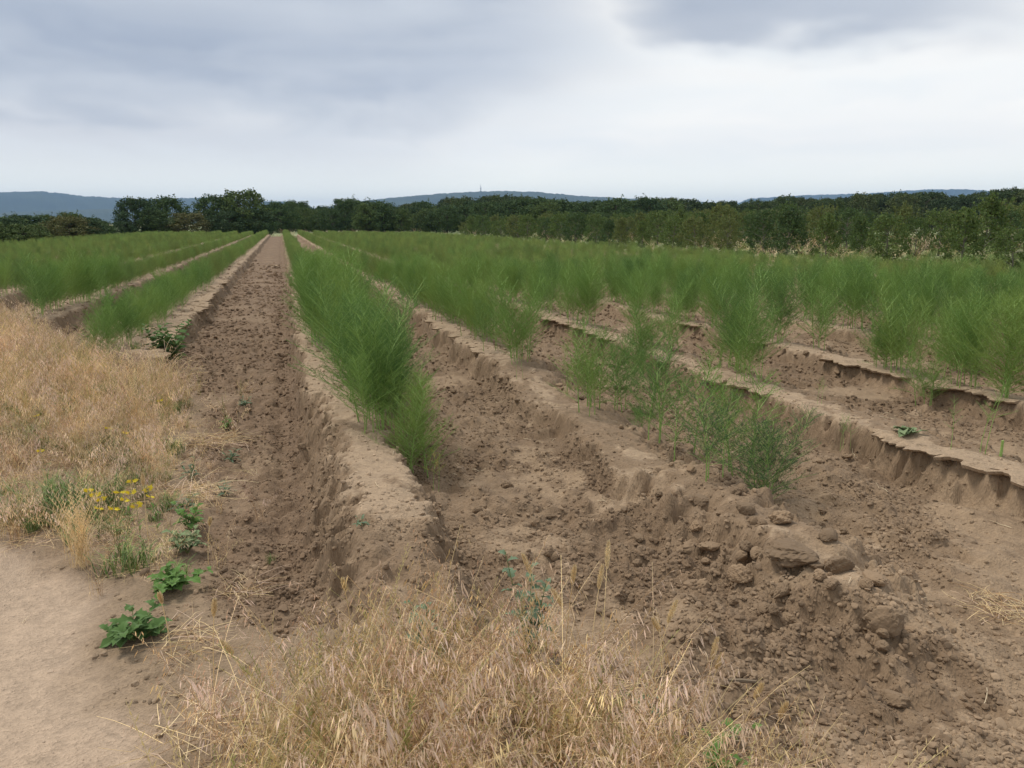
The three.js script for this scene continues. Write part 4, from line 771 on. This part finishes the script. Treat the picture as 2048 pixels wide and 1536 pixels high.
// ---------------------------------------------------------------- thin asparagus on the broken ridges in front
const OPEN = [0, 1, 2, 3].map((i) => stemGeos(800 + i, 1, false, { branches: 26, reach: 0.52, bare: 0.15, leaf: 1.6, droop: 0.3, wide: 1.55, bold: 1.45, thick: 0.0085 }));
const BUSHY = [0, 1].map((i) => stemGeos(820 + i, 1, false, { branches: 40, reach: 0.7, bare: 0.04, droop: 0.35, lean: 0.4, leaf: 1.5, wide: 1.55, bold: 1.45, thick: 0.008 }));
const THIN = [0, 1].map((i) => stemGeos(830 + i, 1, false, { branches: 11, reach: 0.26, bare: 0.4, leaf: 0.8 }));
const A = rng(55), blueFern = leafy(0.085, 0.15, 0.06, 0.3), yellowFern = leafy(0.5, 0.38, 0.09, 0.3);
for (const [x, z, h, n, set, mt, label] of [
  [2.35, -4.15, 0.6, 3, OPEN, blueFern, 'open dark green asparagus fern at the collapsed end of the second ridge'], [2.76, -4.17, 0.56, 4, BUSHY, blueFern, 'blue-green asparagus fern leaning down beside the collapsed end of the second ridge'],
  [2.8, -4.61, 0.78, 3, OPEN, null, 'upright asparagus with thick stem just behind the leaning blue-green fern'], [2.51, -5.27, 0.74, 3, OPEN, null, 'thick-stemmed open asparagus on the broken second ridge, beside a low bushy one'], [2.48, -4.91, 0.62, 1, OPEN, null, 'single bare-footed asparagus stem on the broken second ridge'],
  [2.72, -5.13, 0.78, 1, OPEN, null, 'tall single asparagus stem in the gap of the second ridge'], [2.59, -5.76, 0.24, 4, BUSHY, null, 'very low bushy asparagus on the broken second ridge'], [2.45, -6.3, 0.72, 4, OPEN, null, 'loose asparagus between the low bushy one and the closed part of the second ridge'],
  [2.43, -6.91, 0.45, 2, THIN, null, 'thin asparagus shoots on the low part of the second ridge'], [2.14, -7.47, 0.42, 2, THIN, null, 'thin asparagus shoots beside the wall of the second ridge'], [3.89, -4.89, 0.34, 3, THIN, null, 'short cut-back asparagus at the foot of the crusted third ridge'], [4.13, -4.27, 0.36, 1, THIN, null, 'single young asparagus shoot at the crusted wall of the third ridge'],
  [4.24, -4.09, 0.58, 2, THIN, null, 'lanky asparagus shoots standing before the crusted wall of the third ridge'], [3.95, -6.6, 0.5, 2, OPEN, null, 'open asparagus on the third ridge where its closed part begins'], [4.1, -5.6, 0.3, 2, THIN, null, 'small asparagus shoots on the pale crust of the third ridge'], [0.84, -4.9, 0.34, 2, THIN, yellowFern, 'withered yellow asparagus at the undercut edge of the bare first ridge'],
  [2.3, -6.05, 0.66, 3, OPEN, null, 'pale loose asparagus on the low part of the second ridge, beside thin shoots'], [2.75, -6.5, 0.7, 4, OPEN, null, 'loose asparagus on the back slope of the second ridge'], [4.3, -7.4, 0.75, 4, OPEN, null, 'loose asparagus rising behind the pale crust of the third ridge'], [3.7, -8.2, 0.7, 4, BUSHY, null, 'bushy asparagus at the wall of the third ridge'], [6.0, -7.2, 0.5, 4, BUSHY, null, 'low dark bushy asparagus on the fourth ridge'], [7.3, -7.6, 0.8, 5, BUSHY, null, 'tall bushy asparagus with dark base on the fifth ridge'],
  [-1.8, -10.3, 0.5, 3, OPEN, null, 'loose asparagus at the front of the flat-topped ridge, beside the bushy weed'], [2.9, -5.9, 0.4, 2, THIN, null, 'thin asparagus shoots on the slope behind the broken second ridge'], [3.3, -7.4, 0.5, 2, OPEN, null, 'open asparagus in the furrow behind the second ridge'], [5.9, -5.5, 0.86, 5, BUSHY, null, 'large bushy asparagus with a dark base alone on the fourth ridge'], [5.6, -6.1, 0.66, 4, OPEN, null, 'loose asparagus beside the large bushy one on the fourth ridge'],
]) asparagus(x, z, h, n, n > 2 ? 0.14 : 0.09, label, null, A, { set, tone: mt ?? undefined });
{ // stump of a cut spear
  const o = shade(new THREE.Mesh(new MB().tube([V(0, 0, 0), V(0.004, 0.06, 0), V(0.002, 0.11, 0.002), V(0.002, 0.112, 0.002)], [0.009, 0.0085, 0.008, 0.0001], 8).geo(), stemMat)); o.name = 'asparagus_stump'; o.position.set(4.27, ground(4.27, -3.98) - 0.01, -3.98); scene.add(o); tag(o, 'short cut green asparagus stump at the foot of the crusted wall', 'asparagus'); }
renderer.render(scene, camera);
